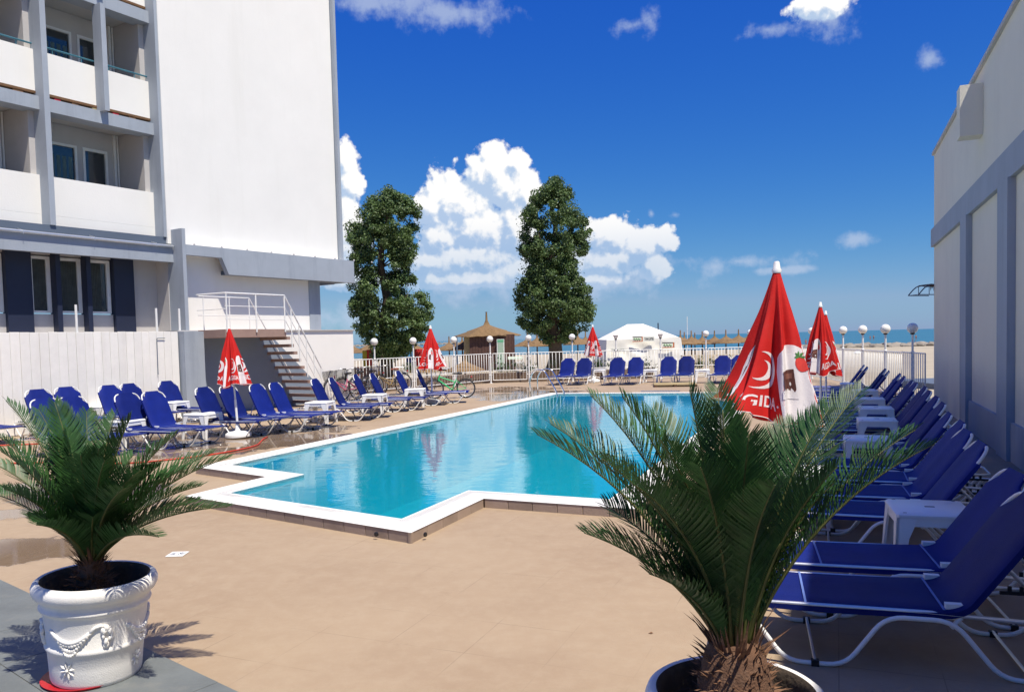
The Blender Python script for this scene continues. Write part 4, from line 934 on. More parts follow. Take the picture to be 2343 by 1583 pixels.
# ------------------------------------------------------------------ potted cycads
def pot_profile(n=64):
    return [(.235, 0), (.250, .012), (.256, .03), (.262, .10), (.270, .185), (.280, .193), (.285, .205), (.280, .217), (.275, .223), (.286, .32), (.292, .385), (.300, .40), (.310, .405), (.314, .415), (.308, .427), (.305, .432), (.306, .45), (.318, .462), (.338, .475), (.350, .497), (.352, .52), (.342, .542), (.325, .553), (.308, .550), (.297, .535), (.293, .51), (.285, .42)]
def frond(P0, P2, rnd, L_leaf, pairs, lift=.42, droop=0.0, width=.0075, twist=0.0):
    P0 = Vector(P0); P2 = Vector(P2); d = P2-P0; Ln = d.length; out = Vector((d.x, d.y, 0)); hl = out.length
    P1 = P0+Vector((out.x*.30, out.y*.30, 0))+Vector((0, 0, max(.25*Ln, d.z*.62)+lift*hl*.22))
    C = lambda t: P0*(1-t)**2+P1*2*t*(1-t)+P2*t*t+Vector((0, 0, -droop*t**4))
    ml = MB(); seg = 14
    mr = MB(); mr.tube([C(i/seg) for i in range(seg+1)], .006, 5, rr=[.0085*(1-.8*i/seg) for i in range(seg+1)])
    side0 = d.cross(Vector((0, 0, 1)));
    side0 = side0.normalized() if side0.length > .05 else Vector((1, 0, 0)); ang = rnd.uniform(-.35, .35)+twist
    for i in range(pairs):
        t = .12+.88*(i+.5)/pairs; p = C(t); T = (C(min(1, t+.01))-C(t-.01)).normalized()
        S = (side0-T*side0.dot(T)).normalized(); U = S.cross(T)
        if U.z < 0: U = -U
        S, U = S*cos(ang)+U*sin(ang), U*cos(ang)-S*sin(ang)
        ls = L_leaf*(.25+.75*min(1, (t-.12)/.22))*(1-.72*max(0, (t-.62)/.38)**1.6)
        for sg in (-1, 1):
            jl = ls*rnd.uniform(.88, 1.08); fwd = .62+.75*t**3; v = rnd.uniform(.35, .75)
            dr = (T*fwd+S*sg*.95+U*v).normalized(); w = width*(.8 if t > .9 else 1)
            wd = T.cross(dr).normalized() if False else (T-dr*T.dot(dr)).normalized()
            q0 = p; q1 = p+dr*jl*.5; q2 = p+dr*jl*.82+T*jl*.06-U*jl*.015; q3 = p+dr*jl*.98+T*jl*.13-U*jl*.05
            ml.add([q0-wd*w*.3, q0+wd*w*.3, q1+wd*w*.5, q1-wd*w*.5, q2+wd*w*.36, q2-wd*w*.36, q3], [(0, 1, 2, 3), (3, 2, 4, 5), (5, 4, 6)])
    return ml, mr
def cycad(cx, cy, label_pot, label_palm, tips, trunk_r, z_soil, z_top, L_leaf, pairs, pot_rot, seed, width, filler=10, flen=.9):
    rnd = random.Random(seed)
    pot = thing('plant_pot', label_pot, 'plant pot', (cx, cy, .012), pot_rot, 'large white ornamental plant pots')
    pot.scale = (.885, .885, 1)
    if cx < 0: pot.rotation_euler = (0, R(2.2), pot_rot)
    mb = MB(); prof = pot_profile(); mb.lathe(prof[:24], 72, caps=False); mb.build('pot_body', M_pot, pot, 60)
    mb = MB(); mb.lathe(prof[23:]+[(.28, z_soil-.03)], 72, caps=False); mb.build('pot_lining', M_potin, pot, True)
    mb = MB(); nn = 40; vs = []; rr_ = [0, .06, .12, .18, .24, .288]
    for r_ in rr_:
        for k in range(nn): a = 2*pi*k/nn; vs.append((r_*cos(a), r_*sin(a), z_soil-.02+.02*noise.noise(Vector((r_*9*cos(a), r_*9*sin(a), seed)))+.03*max(0, 1-r_/.15)))
    mb.add(vs, [(i*nn+k, (i+1)*nn+k, (i+1)*nn+(k+1) % nn, i*nn+(k+1) % nn) for i in range(5) for k in range(nn)]); mb.build('soil', M_soil, pot, True)
    # relief ornament: garlands, tassels and flowers
    def on(a, z, off=0.):
        r_ = None
        for (r0, z0), (r1, z1) in zip(prof, prof[1:]):
            if z0 <= z <= z1: r_ = r0+(r1-r0)*(z-z0)/max(1e-6, z1-z0); break
        r_ = (r_ or .28)+off; return Vector((r_*sin(a), -r_*cos(a), z))
    for k in range(4):
        a0 = k*pi/2
        mb = MB()
        for row, (dz, rr0) in enumerate(((0, .012), (-.028, .011), (-.052, .009))):
            m_ = 15
            for i in range(m_):
                u = i/(m_-1)*2-1; zz = .315-.062*(1-u*u)+.0+dz*(1-abs(u)**3); aa = a0+u*(.40-.10*row*.7)
                if row and abs(u) > .85: continue
                mb.sphere(on(aa, zz, .004), rr0*rnd.uniform(.85, 1.2), 7, (1, 1, rnd.uniform(.8, 1.3)))
        pts = [on(a0+.40*(-1)**0*u+.0, .318-.05*(1-u*u), .005) for u in [i/10*2-1 for i in range(11)]]
        mb.tube(pts, .011, 6); mb.tube([on(a0+.40, .318, .004), on(a0+.50, .345, .006), on(a0+.60, .352, .006), on(a0+.66, .34, .004)], .010, 6)
        mb.tube([on(a0-.40, .318, .004), on(a0-.46, .326, .003)], .008, 6)
        for sgn in (-1, 1): mb.tube([on(a0+sgn*.33, .29, .003), on(a0+sgn*.24, .255, .004), on(a0+sgn*.12, .235, .004)], .006, 5)
        for q in range(5): mb.sphere(on(a0+(q-2)*.05, .268-.006*abs(q-2), .004), .010, 7)
        mb.build('garland', M_pot, pot, True)
        mb = MB(); at_ = a0+.70
        for q in range(26):
            v = rnd.random(); mb.sphere(on(at_+rnd.uniform(-.075, .075)*(.5+1.0*sin(pi*min(1, v*1.2))), .338-.10*v, .004+.008*sin(pi*v)), rnd.uniform(.007, .014), 6, (1, 1, 1.5))
        mb.build('tassel', M_pot, pot, True)
        mb = MB(); cf = a0-.10; zc_ = .115
        for q in range(8):
            a = 2*pi*q/8+.2; c = on(cf+cos(a)*.105, zc_+sin(a)*.030, .003)
            tip = on(cf+cos(a)*.19, zc_+sin(a)*.050, .007); base_ = on(cf+cos(a)*.03, zc_+sin(a)*.009, .004)
            lf_ = on(cf+cos(a+.33)*.11, zc_+sin(a+.33)*.03, .002); rt_ = on(cf+cos(a-.33)*.11, zc_+sin(a-.33)*.03, .002)
            mb.add([base_, lf_, tip, rt_, on(cf+cos(a)*.11, zc_+sin(a)*.029, .012)], [(0, 4, 1), (1, 4, 2), (2, 4, 3), (3, 4, 0)])
        mb.sphere(on(cf, zc_, .008), .010, 8); mb.build('flower_relief', M_pot, pot, 30)
    palm = thing('potted_cycad', label_palm, 'palm', (cx, cy, 0), 0, 'cycads in white pots')
    mb = MB(); nn = 20; pr = [(trunk_r*.75, z_soil-.02), (trunk_r*1.05, z_soil+.03), (trunk_r*1.1, (z_soil+z_top)/2), (trunk_r*.85, z_top-.03), (trunk_r*.45, z_top+.01)]
    mb.lathe(pr, nn); mb.build('trunk', M_caudex, palm, True)
    mb = MB()
    for q in range(420):
        u = rnd.random(); z = z_soil+.0+(z_top-z_soil)*u; a = q*2.39996; rr1 = trunk_r*(1.02-.35*max(0, u-.6)/.4)
        o = Vector((cos(a), sin(a), 0)); b0 = o*rr1*.8+Vector((0, 0, z)); ln = rnd.uniform(.035, .085)*(1+.7*(u > .85)); elv = rnd.uniform(-.1, .6)+.9*u*u
        tipp = b0+(o*cos(elv)+Vector((0, 0, 1))*sin(elv))*ln*1.15; sd_ = Vector((-o.y, o.x, 0)); w = rnd.uniform(.004, .011)
        upv = Vector((0, 0, w*.8)); mid = b0.lerp(tipp, .6)+Vector((0, 0, rnd.uniform(-.006, .008)))
        mb.add([b0-sd_*w, b0+sd_*w, b0+upv, mid-sd_*w*.5, mid+sd_*w*.5, mid+upv*.6, tipp], [(0, 1, 4, 3), (1, 2, 5, 4), (2, 0, 3, 5), (3, 4, 6), (4, 5, 6), (5, 3, 6)])
    s_ = mb.build('leaf_base_spikes', M_spike, palm); s_['kind'] = 'stuff'
    mb = MB()
    for q in range(70):      # dry fibres hanging into the pot
        a = rnd.uniform(0, 2*pi); r0 = trunk_r*rnd.uniform(.8, 1.2); z = z_soil+rnd.uniform(.02, .12); o = Vector((cos(a), sin(a), 0))
        p0 = o*r0+Vector((0, 0, z)); p2 = o*(r0+rnd.uniform(.02, .12))+Vector((rnd.uniform(-.05, .05), rnd.uniform(-.05, .05), z_soil+rnd.uniform(0, .05))); pm = (p0+p2)/2+Vector((0, 0, rnd.uniform(.01, .05)))
        mb.tube([p0, pm, p2], .0015, 3)
    s_ = mb.build('dry_fibre', M_spike, palm); s_['kind'] = 'stuff'
    allt = list(tips)
    for q in range(filler):
        a = q*2.4+seed; el = rnd.uniform(.62, 1.35); l_ = flen*rnd.uniform(.8, 1.05)
        if sin(a) < -.2: l_ *= .72
        allt.append((cos(a)*l_*cos(el), sin(a)*l_*cos(el), z_top+l_*sin(el), 0))
    for (tx, ty, tz, kd) in allt:
        a = atan2(ty, tx); b0 = (cos(a)*trunk_r*.35, sin(a)*trunk_r*.35, z_top-.03)
        ml, mr = frond(b0, (tx, ty, tz), rnd, L_leaf, pairs, lift=.42, droop=.0, width=width)
        f_ = ml.build('frond', M_frond2 if kd else M_frond, palm); mr.build('rachis', M_rachis, f_, True)
    return palm
def tipfrom(px, py, cx, cy, dy):
    p = D(px, py, cy+dy); return (p.x-cx, dy, p.z, 0)
LC = (-2.335, 4.27)
Z7 = lambda x, y: (x/2.1716, 860+y/2.1716)
ltips = [tipfrom(*Z7(a, b), *LC, d) for a, b, d in ((30, 125, .20), (-10, 300, .05), (190, 165, .35), (270, 130, .12), (430, 175, .40), (570, 185, .30), (650, 205, .05), (875, 290, .30), (1140, 405, .10), (1060, 380, .35), (1000, 545, -.15),
   (1130, 650, -.10), (790, 800, -.38), (5, 375, -.25), (-40, 430, -.05), (20, 560, -.35), (180, 740, -.45), (400, 395, -.42), (490, 365, -.30), (700, 470, -.42), (330, 270, .1), (-120, 560, .1), (900, 470, .1), (520, 420, -.5), (620, 560, -.5), (980, 620, .2))]
cycad(*LC, 'white pot with garland and flower relief, left foreground on grey paving', 'dark green cycad growing in the left white pot', ltips, .075, .40, .66, .150, 76, R(-2), 4, .0076, 13, .66)
RC = (.752, 2.69)
rtips = [tipfrom(x*1.00818, y*1.00818, *RC, d) for x, y, d in ((1218, 985, .05), (1250, 962, .30), (1340, 897, .25), (1412, 900, .10), (1365, 1040, -.20), (1500, 1000, -.35), (1565, 885, .0), (1628, 880, .30), (1700, 985, -.30), (1745, 985, .40), (1800, 960, .25), (1880, 930, .05),
   (1955, 885, .20), (2078, 975, .15), (2120, 1008, -.05), (1900, 1060, -.25), (1640, 930, -.10), (1440, 1100, -.40), (1830, 1010, .45), (1590, 1060, -.45), (1760, 1100, -.45), (1480, 930, .35), (1700, 1000, .2))]
rt_ = cycad(*RC, 'white pot at the bottom right edge, only its rim and inside in view', 'large dark green cycad in the right foreground pot', rtips, .118, .44, .73, .165, 92, R(40), 9, .0058, 13, .66)
for (tx, ty, dy) in ((1475, 1060, -.2), (1895, 1010, .3)):
    a = tipfrom(tx*1.008, ty*1.008, *RC, dy); ml, mr = frond((0, 0, .7), (a[0], a[1], a[2]), random.Random(3), .12, 60, width=.007); f_ = ml.build('frond', M_frond2, rt_); mr.build('rachis', M_rachis, f_, True); f_['label'] = 'pale underside frond'
tag(MB().lathe([(.02, 0), (.225, 0), (.238, .004), (.245, .014), (.235, .014), (.22, .008), (.02, .007)], 40).build('pot_saucer', M_saucer, None, 40), 'red plastic saucer showing under the left edge of the left pot', 'saucer').location = (LC[0]-.033, LC[1]+.0, .0112)

# ------------------------------------------------------------------ globe lamps and fences
def make_lamp(bowl=False):
    root = thing('globe_lamp', '', 'lamp')
    mb = MB(); mb.tube([(0, 0, 0), (0, 0, 1.22)], .034, 10); mb.tube([(0, 0, 1.2), (0, 0, 1.68)], .027, 10); mb.lathe([(.034, 1.19), (.045, 1.20), (.045, 1.23), (.027, 1.25)], 12); mb.build('lamp_post', M_wmet, root, 50)
    MB().lathe([(.03, 1.66), (.055, 1.675), (.055, 1.70), (.03, 1.705)], 14).build('collar', M_black, root, 50)
    if not bowl: MB().sphere((0, 0, 1.822), .132, 24).build('globe', M_globe, root, True)
    else: MB().lathe([(.05, 1.70), (.075, 1.74), (.10, 1.80), (.118, 1.845), (.126, 1.86), (.118, 1.855), (.09, 1.79), (.05, 1.72)], 20).build('broken_globe', M_globe, root, 50)
    MB().bbox(-.06, .06, -.06, .06, 0, .012, .003).build('base_plate', M_wmet, root)
    return root
FL = Vector((-5.6, 26.6, 0)); FC = Vector((-.88, 32.3, 0)); FR = Vector((11.85, 32.9, 0)); FE = Vector((10.05, 19.3, 0))
def on_line(px, A, B):
    d = ray(px, 780); e = B-A; den = d.x*e.y-d.y*e.x; k = (A.x*e.y-A.y*e.x)/den; return Vector((d.x*k, d.y*k, 0))
lampA = make_lamp(); lampB = make_lamp(True); first = [True, True]
lp_far = []
LAMPS = [(856, FL, FC, 0, 'globe lamp standing in front of the left tree, nearest the hotel wall'), (945, FL, FC, 0, 'globe lamp right of the left tree trunk'), (1038, FL, FC, 0, 'globe lamp in front of the left eave of the straw hut'), (1121, FL+(FC-FL), FR, 0, 'globe lamp in front of the straw hut wall'),
 (1209, FC, FR, 0, 'globe lamp between straw hut and right tree'), (1309, FC, FR, 0, 'globe lamp at the right side of the right tree'), (1409, FC, FR, 1, 'lamp with a broken bowl shaped globe before the left half of the tent'), (1511, FC, FR, 1, 'lamp with a broken bowl shaped globe before the right half of the tent'),
 (1615, FC, FR, 0, 'globe lamp between the tent and the big parasol'), (1717, FC, FR, 0, 'globe lamp hidden behind the big parasol'), (1829, FE, FR, 0, 'globe lamp just right of the big parasol, at the fence corner'), (1857, FE, FR, 0, 'globe lamp left of the far pair of parasols'),
 (1929, FE, FR, 0, 'globe lamp on the right fence, fourth from the hall corner'), (1974, FE, FR, 0, 'globe lamp on the right fence, third from the hall corner'), (2026, FE, FR, 0, 'globe lamp on the right fence, second from the hall corner'), (2088, FE, FR, 0, 'largest looking globe lamp on the right fence, nearest the hall corner')]
LP = []
for (px, A, B, bw, lab) in LAMPS:
    p = on_line(px, A, B)
    if px == 1829: p = FR.copy()
    pr = (lampA, lampB)[bw]; o = pr if first[bw] else copy_tree(pr); first[bw] = False
    o.location = p; o.rotation_euler = (0, 0, random.uniform(0, 1)); o['label'] = lab; o['group'] = 'globe lamps along the fence'; LP.append(p)
barm = {}
def fence_panel(root, A, B, zt=1.22, zl=.13, nb=None, r=.011, mid=None, drop=0.):
    A = Vector(A); B = Vector(B); d = (B-A); ln = d.length; u = d.normalized(); o_ = Vector((0, 0, 1))
    mb = MB(); mb.tube([A+o_*zl, A+o_*zt], .018, 6); mb.tube([B+o_*zl, B+o_*zt], .018, 6); mb.tube([A+o_*zt, B+o_*zt], .018, 6); mb.tube([A+o_*zl, B+o_*zl], .016, 6)
    if mid: mb.tube([A+o_*mid, B+o_*mid], .016, 6)
    mb.build('panel_frame', M_wmet, root, 50)
    key = (zl, zt)
    if key not in barm: barm[key] = MB().tube([(0, 0, zl), (0, 0, zt)], r, 5).mesh('bar', M_wmet, True)
    n = nb or max(2, round(ln/.145))
    for i in range(1, n):
        b = link('bar', barm[key], root); b.location = A+d*(i/n)
    return
ff = thing('far_fence', 'white tubular fence between lamp posts at the beach side of the pool', 'fence')
rf = thing('right_fence', 'white barred fence running along the right side towards the hall corner', 'fence')
pts = [FL+(FL-FC).normalized()*.1]+LP[:10]+[FR]
for a, b in zip(pts, pts[1:]):
    u = (b-a).normalized(); fence_panel(ff, a+u*.10, b-u*.10, mid=.52)
    mb = MB()
    for z in (.35, 1.08): mb.tube([b-u*.10+Vector((0, 0, z)), b+u*.10+Vector((0, 0, z))], .012, 5)
    mb.build('clamp', M_wmet, ff)
pts = [FE+(FE-FR).normalized()*.35]+[p for p in LP[15:10:-1]]+[FR]
for a, b in zip(pts, pts[1:]):
    if (b-a).length < .5: continue
    u = (b-a).normalized(); fence_panel(rf, a+u*.09, b-u*.09, zt=1.20)
# low brown wall behind the fence
bw = thing('planter_wall', 'low brown wall just outside the far fence below the straw hut', 'low wall')
for (A, B) in ((FL+Vector((-.6, .35, 0)), FC+Vector((-.25, .45, 0))), (FC+Vector((-.24, .45, 0)), Vector((6.0, 33.4, 0)))):
    d = (B-A); u = d.normalized(); nrm = Vector((-u.y, u.x, 0)); mb = MB()
    mb.add([A+nrm*0, B, B+nrm*.25, A+nrm*.25, A+Vector((0, 0, .40)), B+Vector((0, 0, .40)), B+nrm*.25+Vector((0, 0, .40)), A+nrm*.25+Vector((0, 0, .40))], [(0, 1, 5, 4), (1, 2, 6, 5), (2, 3, 7, 6), (3, 0, 4, 7), (4, 5, 6, 7)]); mb.build('wall_block', M_brownw, bw)

# ------------------------------------------------------------------ poplars
def tree(label, outline, Zt, tx, base_z, seed, nleaf, trunk_w):
    rnd = random.Random(seed); root = thing('poplar_tree', label, 'tree')
    S = 1.00818; rows = []
    for (yy, xl, xr) in outline:
        a = D(xl*S, yy*S, Zt); b = D(xr*S, yy*S, Zt); rows.append((a.z, (a.x+b.x)/2, (b.x-a.x)/2))
    rows.sort(); zmin, zmax = rows[0][0], rows[-1][0]
    def env(z):
        for (z0, c0_, r0), (z1, c1_, r1) in zip(rows, rows[1:]):
            if z0 <= z <= z1: t = (z-z0)/(z1-z0); return c0_+(c1_-c0_)*t, r0+(r1-r0)*t
        return rows[-1][1], .1
    bx = D(tx*S, 780, Zt).x
    mb = MB(); pts = [(bx, Zt, base_z)]; rr_ = [trunk_w*1.3]
    for i in range(1, 12):
        z = base_z+(zmax-.8-base_z)*i/11; c, r_ = env(max(z, zmin)); t = i/11; pts.append((bx*(1-t)+c*t+.12*sin(i*1.7+seed), Zt+.15*sin(i*2.1), z)); rr_.append(trunk_w*(1-.85*t))
    mb.tube(pts, .1, 9, rr=rr_); tr = mb.build('trunk', M_bark, root, True)
    for i in range(26):
        z = zmin+.3+(zmax-zmin-1.2)*rnd.random(); c, r_ = env(z); a = rnd.uniform(0, 2*pi); t = min(10, max(1, int((z-base_z)/(zmax-base_z)*11))); p0 = Vector(pts[t]); p0.z = min(p0.z, z)
        ln = r_*rnd.uniform(.45, .68); p2 = Vector((c+cos(a)*ln, Zt+sin(a)*ln, p0.z+ln*rnd.uniform(.7, 1.4))); mb = MB(); mb.tube([p0, p0.lerp(p2, .5)+Vector((0, 0, -.12*ln)), p2], .03, 5, rr=[.06, .035, .012]); mb.build('limb', M_bark, root, True)
    # clumps of leaves
    verts = []; faces = []
    clumps = []
    nc = 470
    while len(clumps) < nc:
        z = rnd.uniform(zmin, zmax); c, r_ = env(z); 
        if rnd.random() > (r_/2.4)**1.2+.12: continue
        a = rnd.uniform(0, 2*pi); q = sqrt(rnd.uniform(.10, 1.12)); rr0 = max(.05, r_-.14)*q
        x_ = c+cos(a)*rr0; y_ = Zt+sin(a)*rr0*.95
        if noise.noise(Vector((x_*.9+seed, y_*.9, z*.75))) < -.24: continue
        if seed == 5 and y_ < Zt-.1 and abs(x_-(bx+.05)) < .30 and 4.2 < z < 7.6: continue
        clumps.append((x_, y_, z, rnd.uniform(.20, .50)))
    per = nleaf//nc
    for (x_, y_, z, cr_) in clumps:
        for q in range(per):
            v = Vector((rnd.gauss(0, 1), rnd.gauss(0, 1), rnd.gauss(0, 1))).normalized()*cr_*(rnd.random()**.45); p = Vector((x_, y_, z))+Vector((v.x, v.y, v.z*.8))
            c, r_ = env(min(max(p.z, zmin), zmax))
            s_ = rnd.uniform(.045, .078); nrm = (v.normalized()*.6+Vector((rnd.gauss(0, .6), rnd.gauss(0, .6), rnd.gauss(0, .6)+.35))).normalized()
            u = nrm.orthogonal().normalized(); u = Matrix.Rotation(rnd.uniform(0, 6.28), 3, nrm) @ u; w = nrm.cross(u); b = len(verts)
            verts += [tuple(p-u*s_), tuple(p+w*s_*.75+nrm*s_*.15), tuple(p+u*s_*1.1), tuple(p-w*s_*.75+nrm*s_*.15)]; faces.append((b, b+1, b+2, b+3))
    for q in range(4500):
        z = rnd.uniform(zmin-.1, zmax+.15); c, r_ = env(min(max(z, zmin), zmax)); a = rnd.uniform(0, 2*pi); k_ = .80+.30*rnd.random()**1.5
        if noise.noise(Vector((cos(a)*2.2+seed, sin(a)*2.2, z*1.3))) < -.05: continue
        p = Vector((c+cos(a)*r_*k_, Zt+sin(a)*r_*k_, z)); s_ = rnd.uniform(.035, .07); nrm = Vector((cos(a)+rnd.gauss(0, .7), sin(a)+rnd.gauss(0, .7), rnd.gauss(.3, .7))).normalized()
        u = nrm.orthogonal().normalized(); w = nrm.cross(u); b = len(verts)
        verts += [tuple(p-u*s_), tuple(p+w*s_*.75), tuple(p+u*s_*1.1), tuple(p-w*s_*.75)]; faces.append((b, b+1, b+2, b+3))
    me = bpy.data.meshes.new('crown'); me.from_pydata(verts, [], faces); me.update(); me.materials.append(M_leaf); cr = link('crown', me, root); cr['kind'] = 'stuff'
    return root
tree('tall poplar with visible trunk on the left, behind the bicycles', [(427, 872, 890), (440, 845, 910), (470, 815, 950), (520, 793, 956), (560, 792, 945), (600, 798, 940), (625, 800, 936), (650, 800, 945), (690, 800, 975), (730, 802, 978), (765, 822, 965), (795, 838, 935), (812, 850, 905)], 44, 872, -.3, 5, 76800, .42)
tree('tall poplar on the right, left of the white tent', [(408, 1245, 1262), (425, 1225, 1295), (455, 1205, 1302), (500, 1178, 1335), (545, 1176, 1345), (580, 1180, 1328), (600, 1182, 1318), (625, 1176, 1322), (680, 1170, 1348), (730, 1172, 1343), (752, 1200, 1320), (775, 1232, 1290)], 46, 1257, -.3, 12, 76800, .46)

# ------------------------------------------------------------------ straw hut, palapas, tent and beach things
def cone_thatch(mb, cx, cy, zb, R_, h, n=28, seed=0, rings=5):
    rnd = random.Random(seed)
    prof = [(R_, 0), (R_*.97, .05), (R_*.62, h*.42), (R_*.60, h*.45), (R_*.30, h*.72), (R_*.12, h*.95), (.07, h*1.2), (.055, h*1.9), (.035, h*2.05)]
    vs = []
    for i, (r_, z) in enumerate(prof):
        for k in range(n):
            a = 2*pi*k/n; j = 1+rnd.uniform(-.05, .05)*(i < 5); vs.append((cx+r_*j*cos(a), cy+r_*j*sin(a), zb+z+rnd.uniform(-.05, .03)*(i < 2)))
    mb.add(vs, [(i*n+k, i*n+(k+1) % n, (i+1)*n+(k+1) % n, (i+1)*n+k) for i in range(len(prof)-1) for k in range(n)]); mb.add([vs[k] for k in range(n)], [tuple(range(n-1, -1, -1))])
def hut():
    Zh = 62.0; root = thing('straw_hut', 'dark wooden beach hut with a pointed straw roof', 'hut')
    P = lambda px, py: D(px, py, Zh)
    gz = sandz(0, Zh); eL = P(1035, 772); eR = P(1189, 766); ez = (eL.z+eR.z)/2+.05; cx = (eL.x+eR.x)/2; R_ = (eR.x-eL.x)/2
    pk = P(1112, 745).z; sp = P(1110, 711).z; n = 8; rnd = random.Random(2); N_ = 64
    prof = [(1.0, -.06, 0), (.99, .02, 0), (.60, .42, 0), (.585, .50, 0), (.30, .82, 0), (.10, 1.1, 0), (.035, 1.6, 0), (.022, 2.4, 0), (.03, 2.5, 0)]; Hh = pk-ez; vs = []
    for i, (r_, z, _) in enumerate(prof):
        for k in range(N_):
            a = 2*pi*k/N_; m_ = cos(pi/6)/cos((a % (pi/3))-pi/6) if i < 4 else 1; j = 1+rnd.uniform(-.012, .012)
            vs.append((cx+R_*r_*m_*j*cos(a)*1.05, Zh+2.4+R_*r_*m_*j*sin(a)*.95, ez+Hh*z+rnd.uniform(-.05, .02)*(i < 2)))
    mb = MB(); mb.add(vs, [(i*N_+k, i*N_+(k+1) % N_, (i+1)*N_+(k+1) % N_, (i+1)*N_+k) for i in range(len(prof)-1) for k in range(N_)]); mb.add([vs[k] for k in range(N_)], [tuple(range(N_-1, -1, -1))])
    rf_ = mb.build('roof', M_thatch, root, 60)
    x0 = P(1074, 800).x; x1 = P(1178, 800).x; mb = MB(); mb.box(x0, x1, Zh+.6, Zh+4.2, gz-.3, ez+.05)
    mb.build('wall', M_wood, root); xa = P(1060, 800).x
    k = 0; x = x0; pw = .24; pm = MB().box(0, pw-.02, -.03, 0, gz-.2, ez).mesh('plank', M_wood)
    while x < x1-.05: o = link('plank', pm, root); o.location = (x, Zh+.58, 0); x += pw
    mb = MB(); mb.box(xa, x0-.01, Zh+.9, Zh+.98, gz, ez); mb.build('side_screen', M_pale, root)
    xf, xg = P(1137, 800).x, P(1154, 800).x; f_ = MB().box(xf, xg, Zh+.25, Zh+.53, gz+.05, P(1137, 776).z).build('fridge', M_wmet, root)
    mb = MB(); mb.box(xf+.06, xg-.06, Zh+.235, Zh+.249, gz+.25, P(1137, 781).z-.1); mb.build('fridge_glass', mat('pale_green_glass', (.35, .46, .36), .2), f_)
    mb = MB(); mb.box(xf+.04, xg-.04, Zh+.236, Zh+.249, P(1137, 781).z-.08, P(1137, 776).z-.04); mb.build('fridge_header', mat('green_header', (.12, .40, .22), .4), f_)
    for px in (1047, 1176): mb = MB(); q = P(px, 800); mb.tube([(q.x, Zh-.6, gz), (q.x, Zh-.6, ez)], .06, 8); mb.build('post', M_greyd if px == 1047 else M_wood, root, 50)
hut()
def make_palapa(seed):
    root = thing('straw_parasol', '', 'beach umbrella'); mb = MB(); cone_thatch(mb, 0, 0, 2.05, 1.35, .62, seed=seed); mb.build('thatch', M_thatch, root, 60)
    mb = MB(); mb.tube([(0, 0, -.3), (0, 0, 2.2)], .06, 7); mb.build('pole', M_wood, root, 50); return root
pal = [make_palapa(1), make_palapa(2)]; pu = [False, False]
def palapa(px, brim_y, Z, lab, sc=1.0, i=0):
    o = pal[i % 2] if not pu[i % 2] else copy_tree(pal[i % 2]); pu[i % 2] = True
    q = D(px, brim_y, Z); o.location = (q.x, Z, q.z-2.05*sc); o.scale = (sc, sc, sc); o.rotation_euler = (0, 0, i*1.1); o['label'] = lab; o['group'] = 'straw parasols on the beach'
PAL = [(1557, 787, 72, 'straw parasol peeking out right of the tent, nearest to it'), (1566, 788, 80, 'straw parasol right of the tent, second from it'), (1582, 787, 74, 'straw parasol right of the tent, third from it'), (1590, 788, 84, 'straw parasol right of the tent, behind the third one'), (1607, 787, 78, 'straw parasol behind the globe lamp right of the tent'),
 (1635, 786, 76, 'straw parasol third from the big parasol'), (1661, 785, 74, 'straw parasol second from the big parasol'), (1690, 783, 76, 'straw parasol nearest the left edge of the big parasol'), (1712, 783, 82, 'straw parasol hidden behind the big parasol'),
 (1229, 792, 66, 'straw parasol just left of the right tree trunk'), (1207, 792, 72, 'straw parasol right of the straw hut'), (1322, 788, 70, 'straw parasol right of the right tree trunk'), (1340, 787, 78, 'straw parasol behind the far closed parasol'), (1028, 801, 72, 'straw parasol left of the hut, beside the far lamp'), (1044, 801, 80, 'straw parasol close to the left wall of the hut'), (1058, 799, 66, 'straw parasol touching the hut screen'),
 (848, 806, 58, 'dark straw parasol beside the left tree, behind the first lamp'), (803, 808, 62, 'dark straw parasol just past the end of the podium wall'), (905, 803, 64, 'straw parasol in the shade of the left tree trunk'), (940, 801, 66, 'straw parasol behind the second globe lamp')]
for i, (px, by, Z, lab) in enumerate(PAL): palapa(px, by, Z, lab, 1.0, i)
palapa(977, 850, 42, 'low straw parasol just outside the fence, behind the middle closed parasol', .78, 1); palapa(1064, 848, 44, 'low straw parasol just outside the fence, in front of the hut', .85, 0)
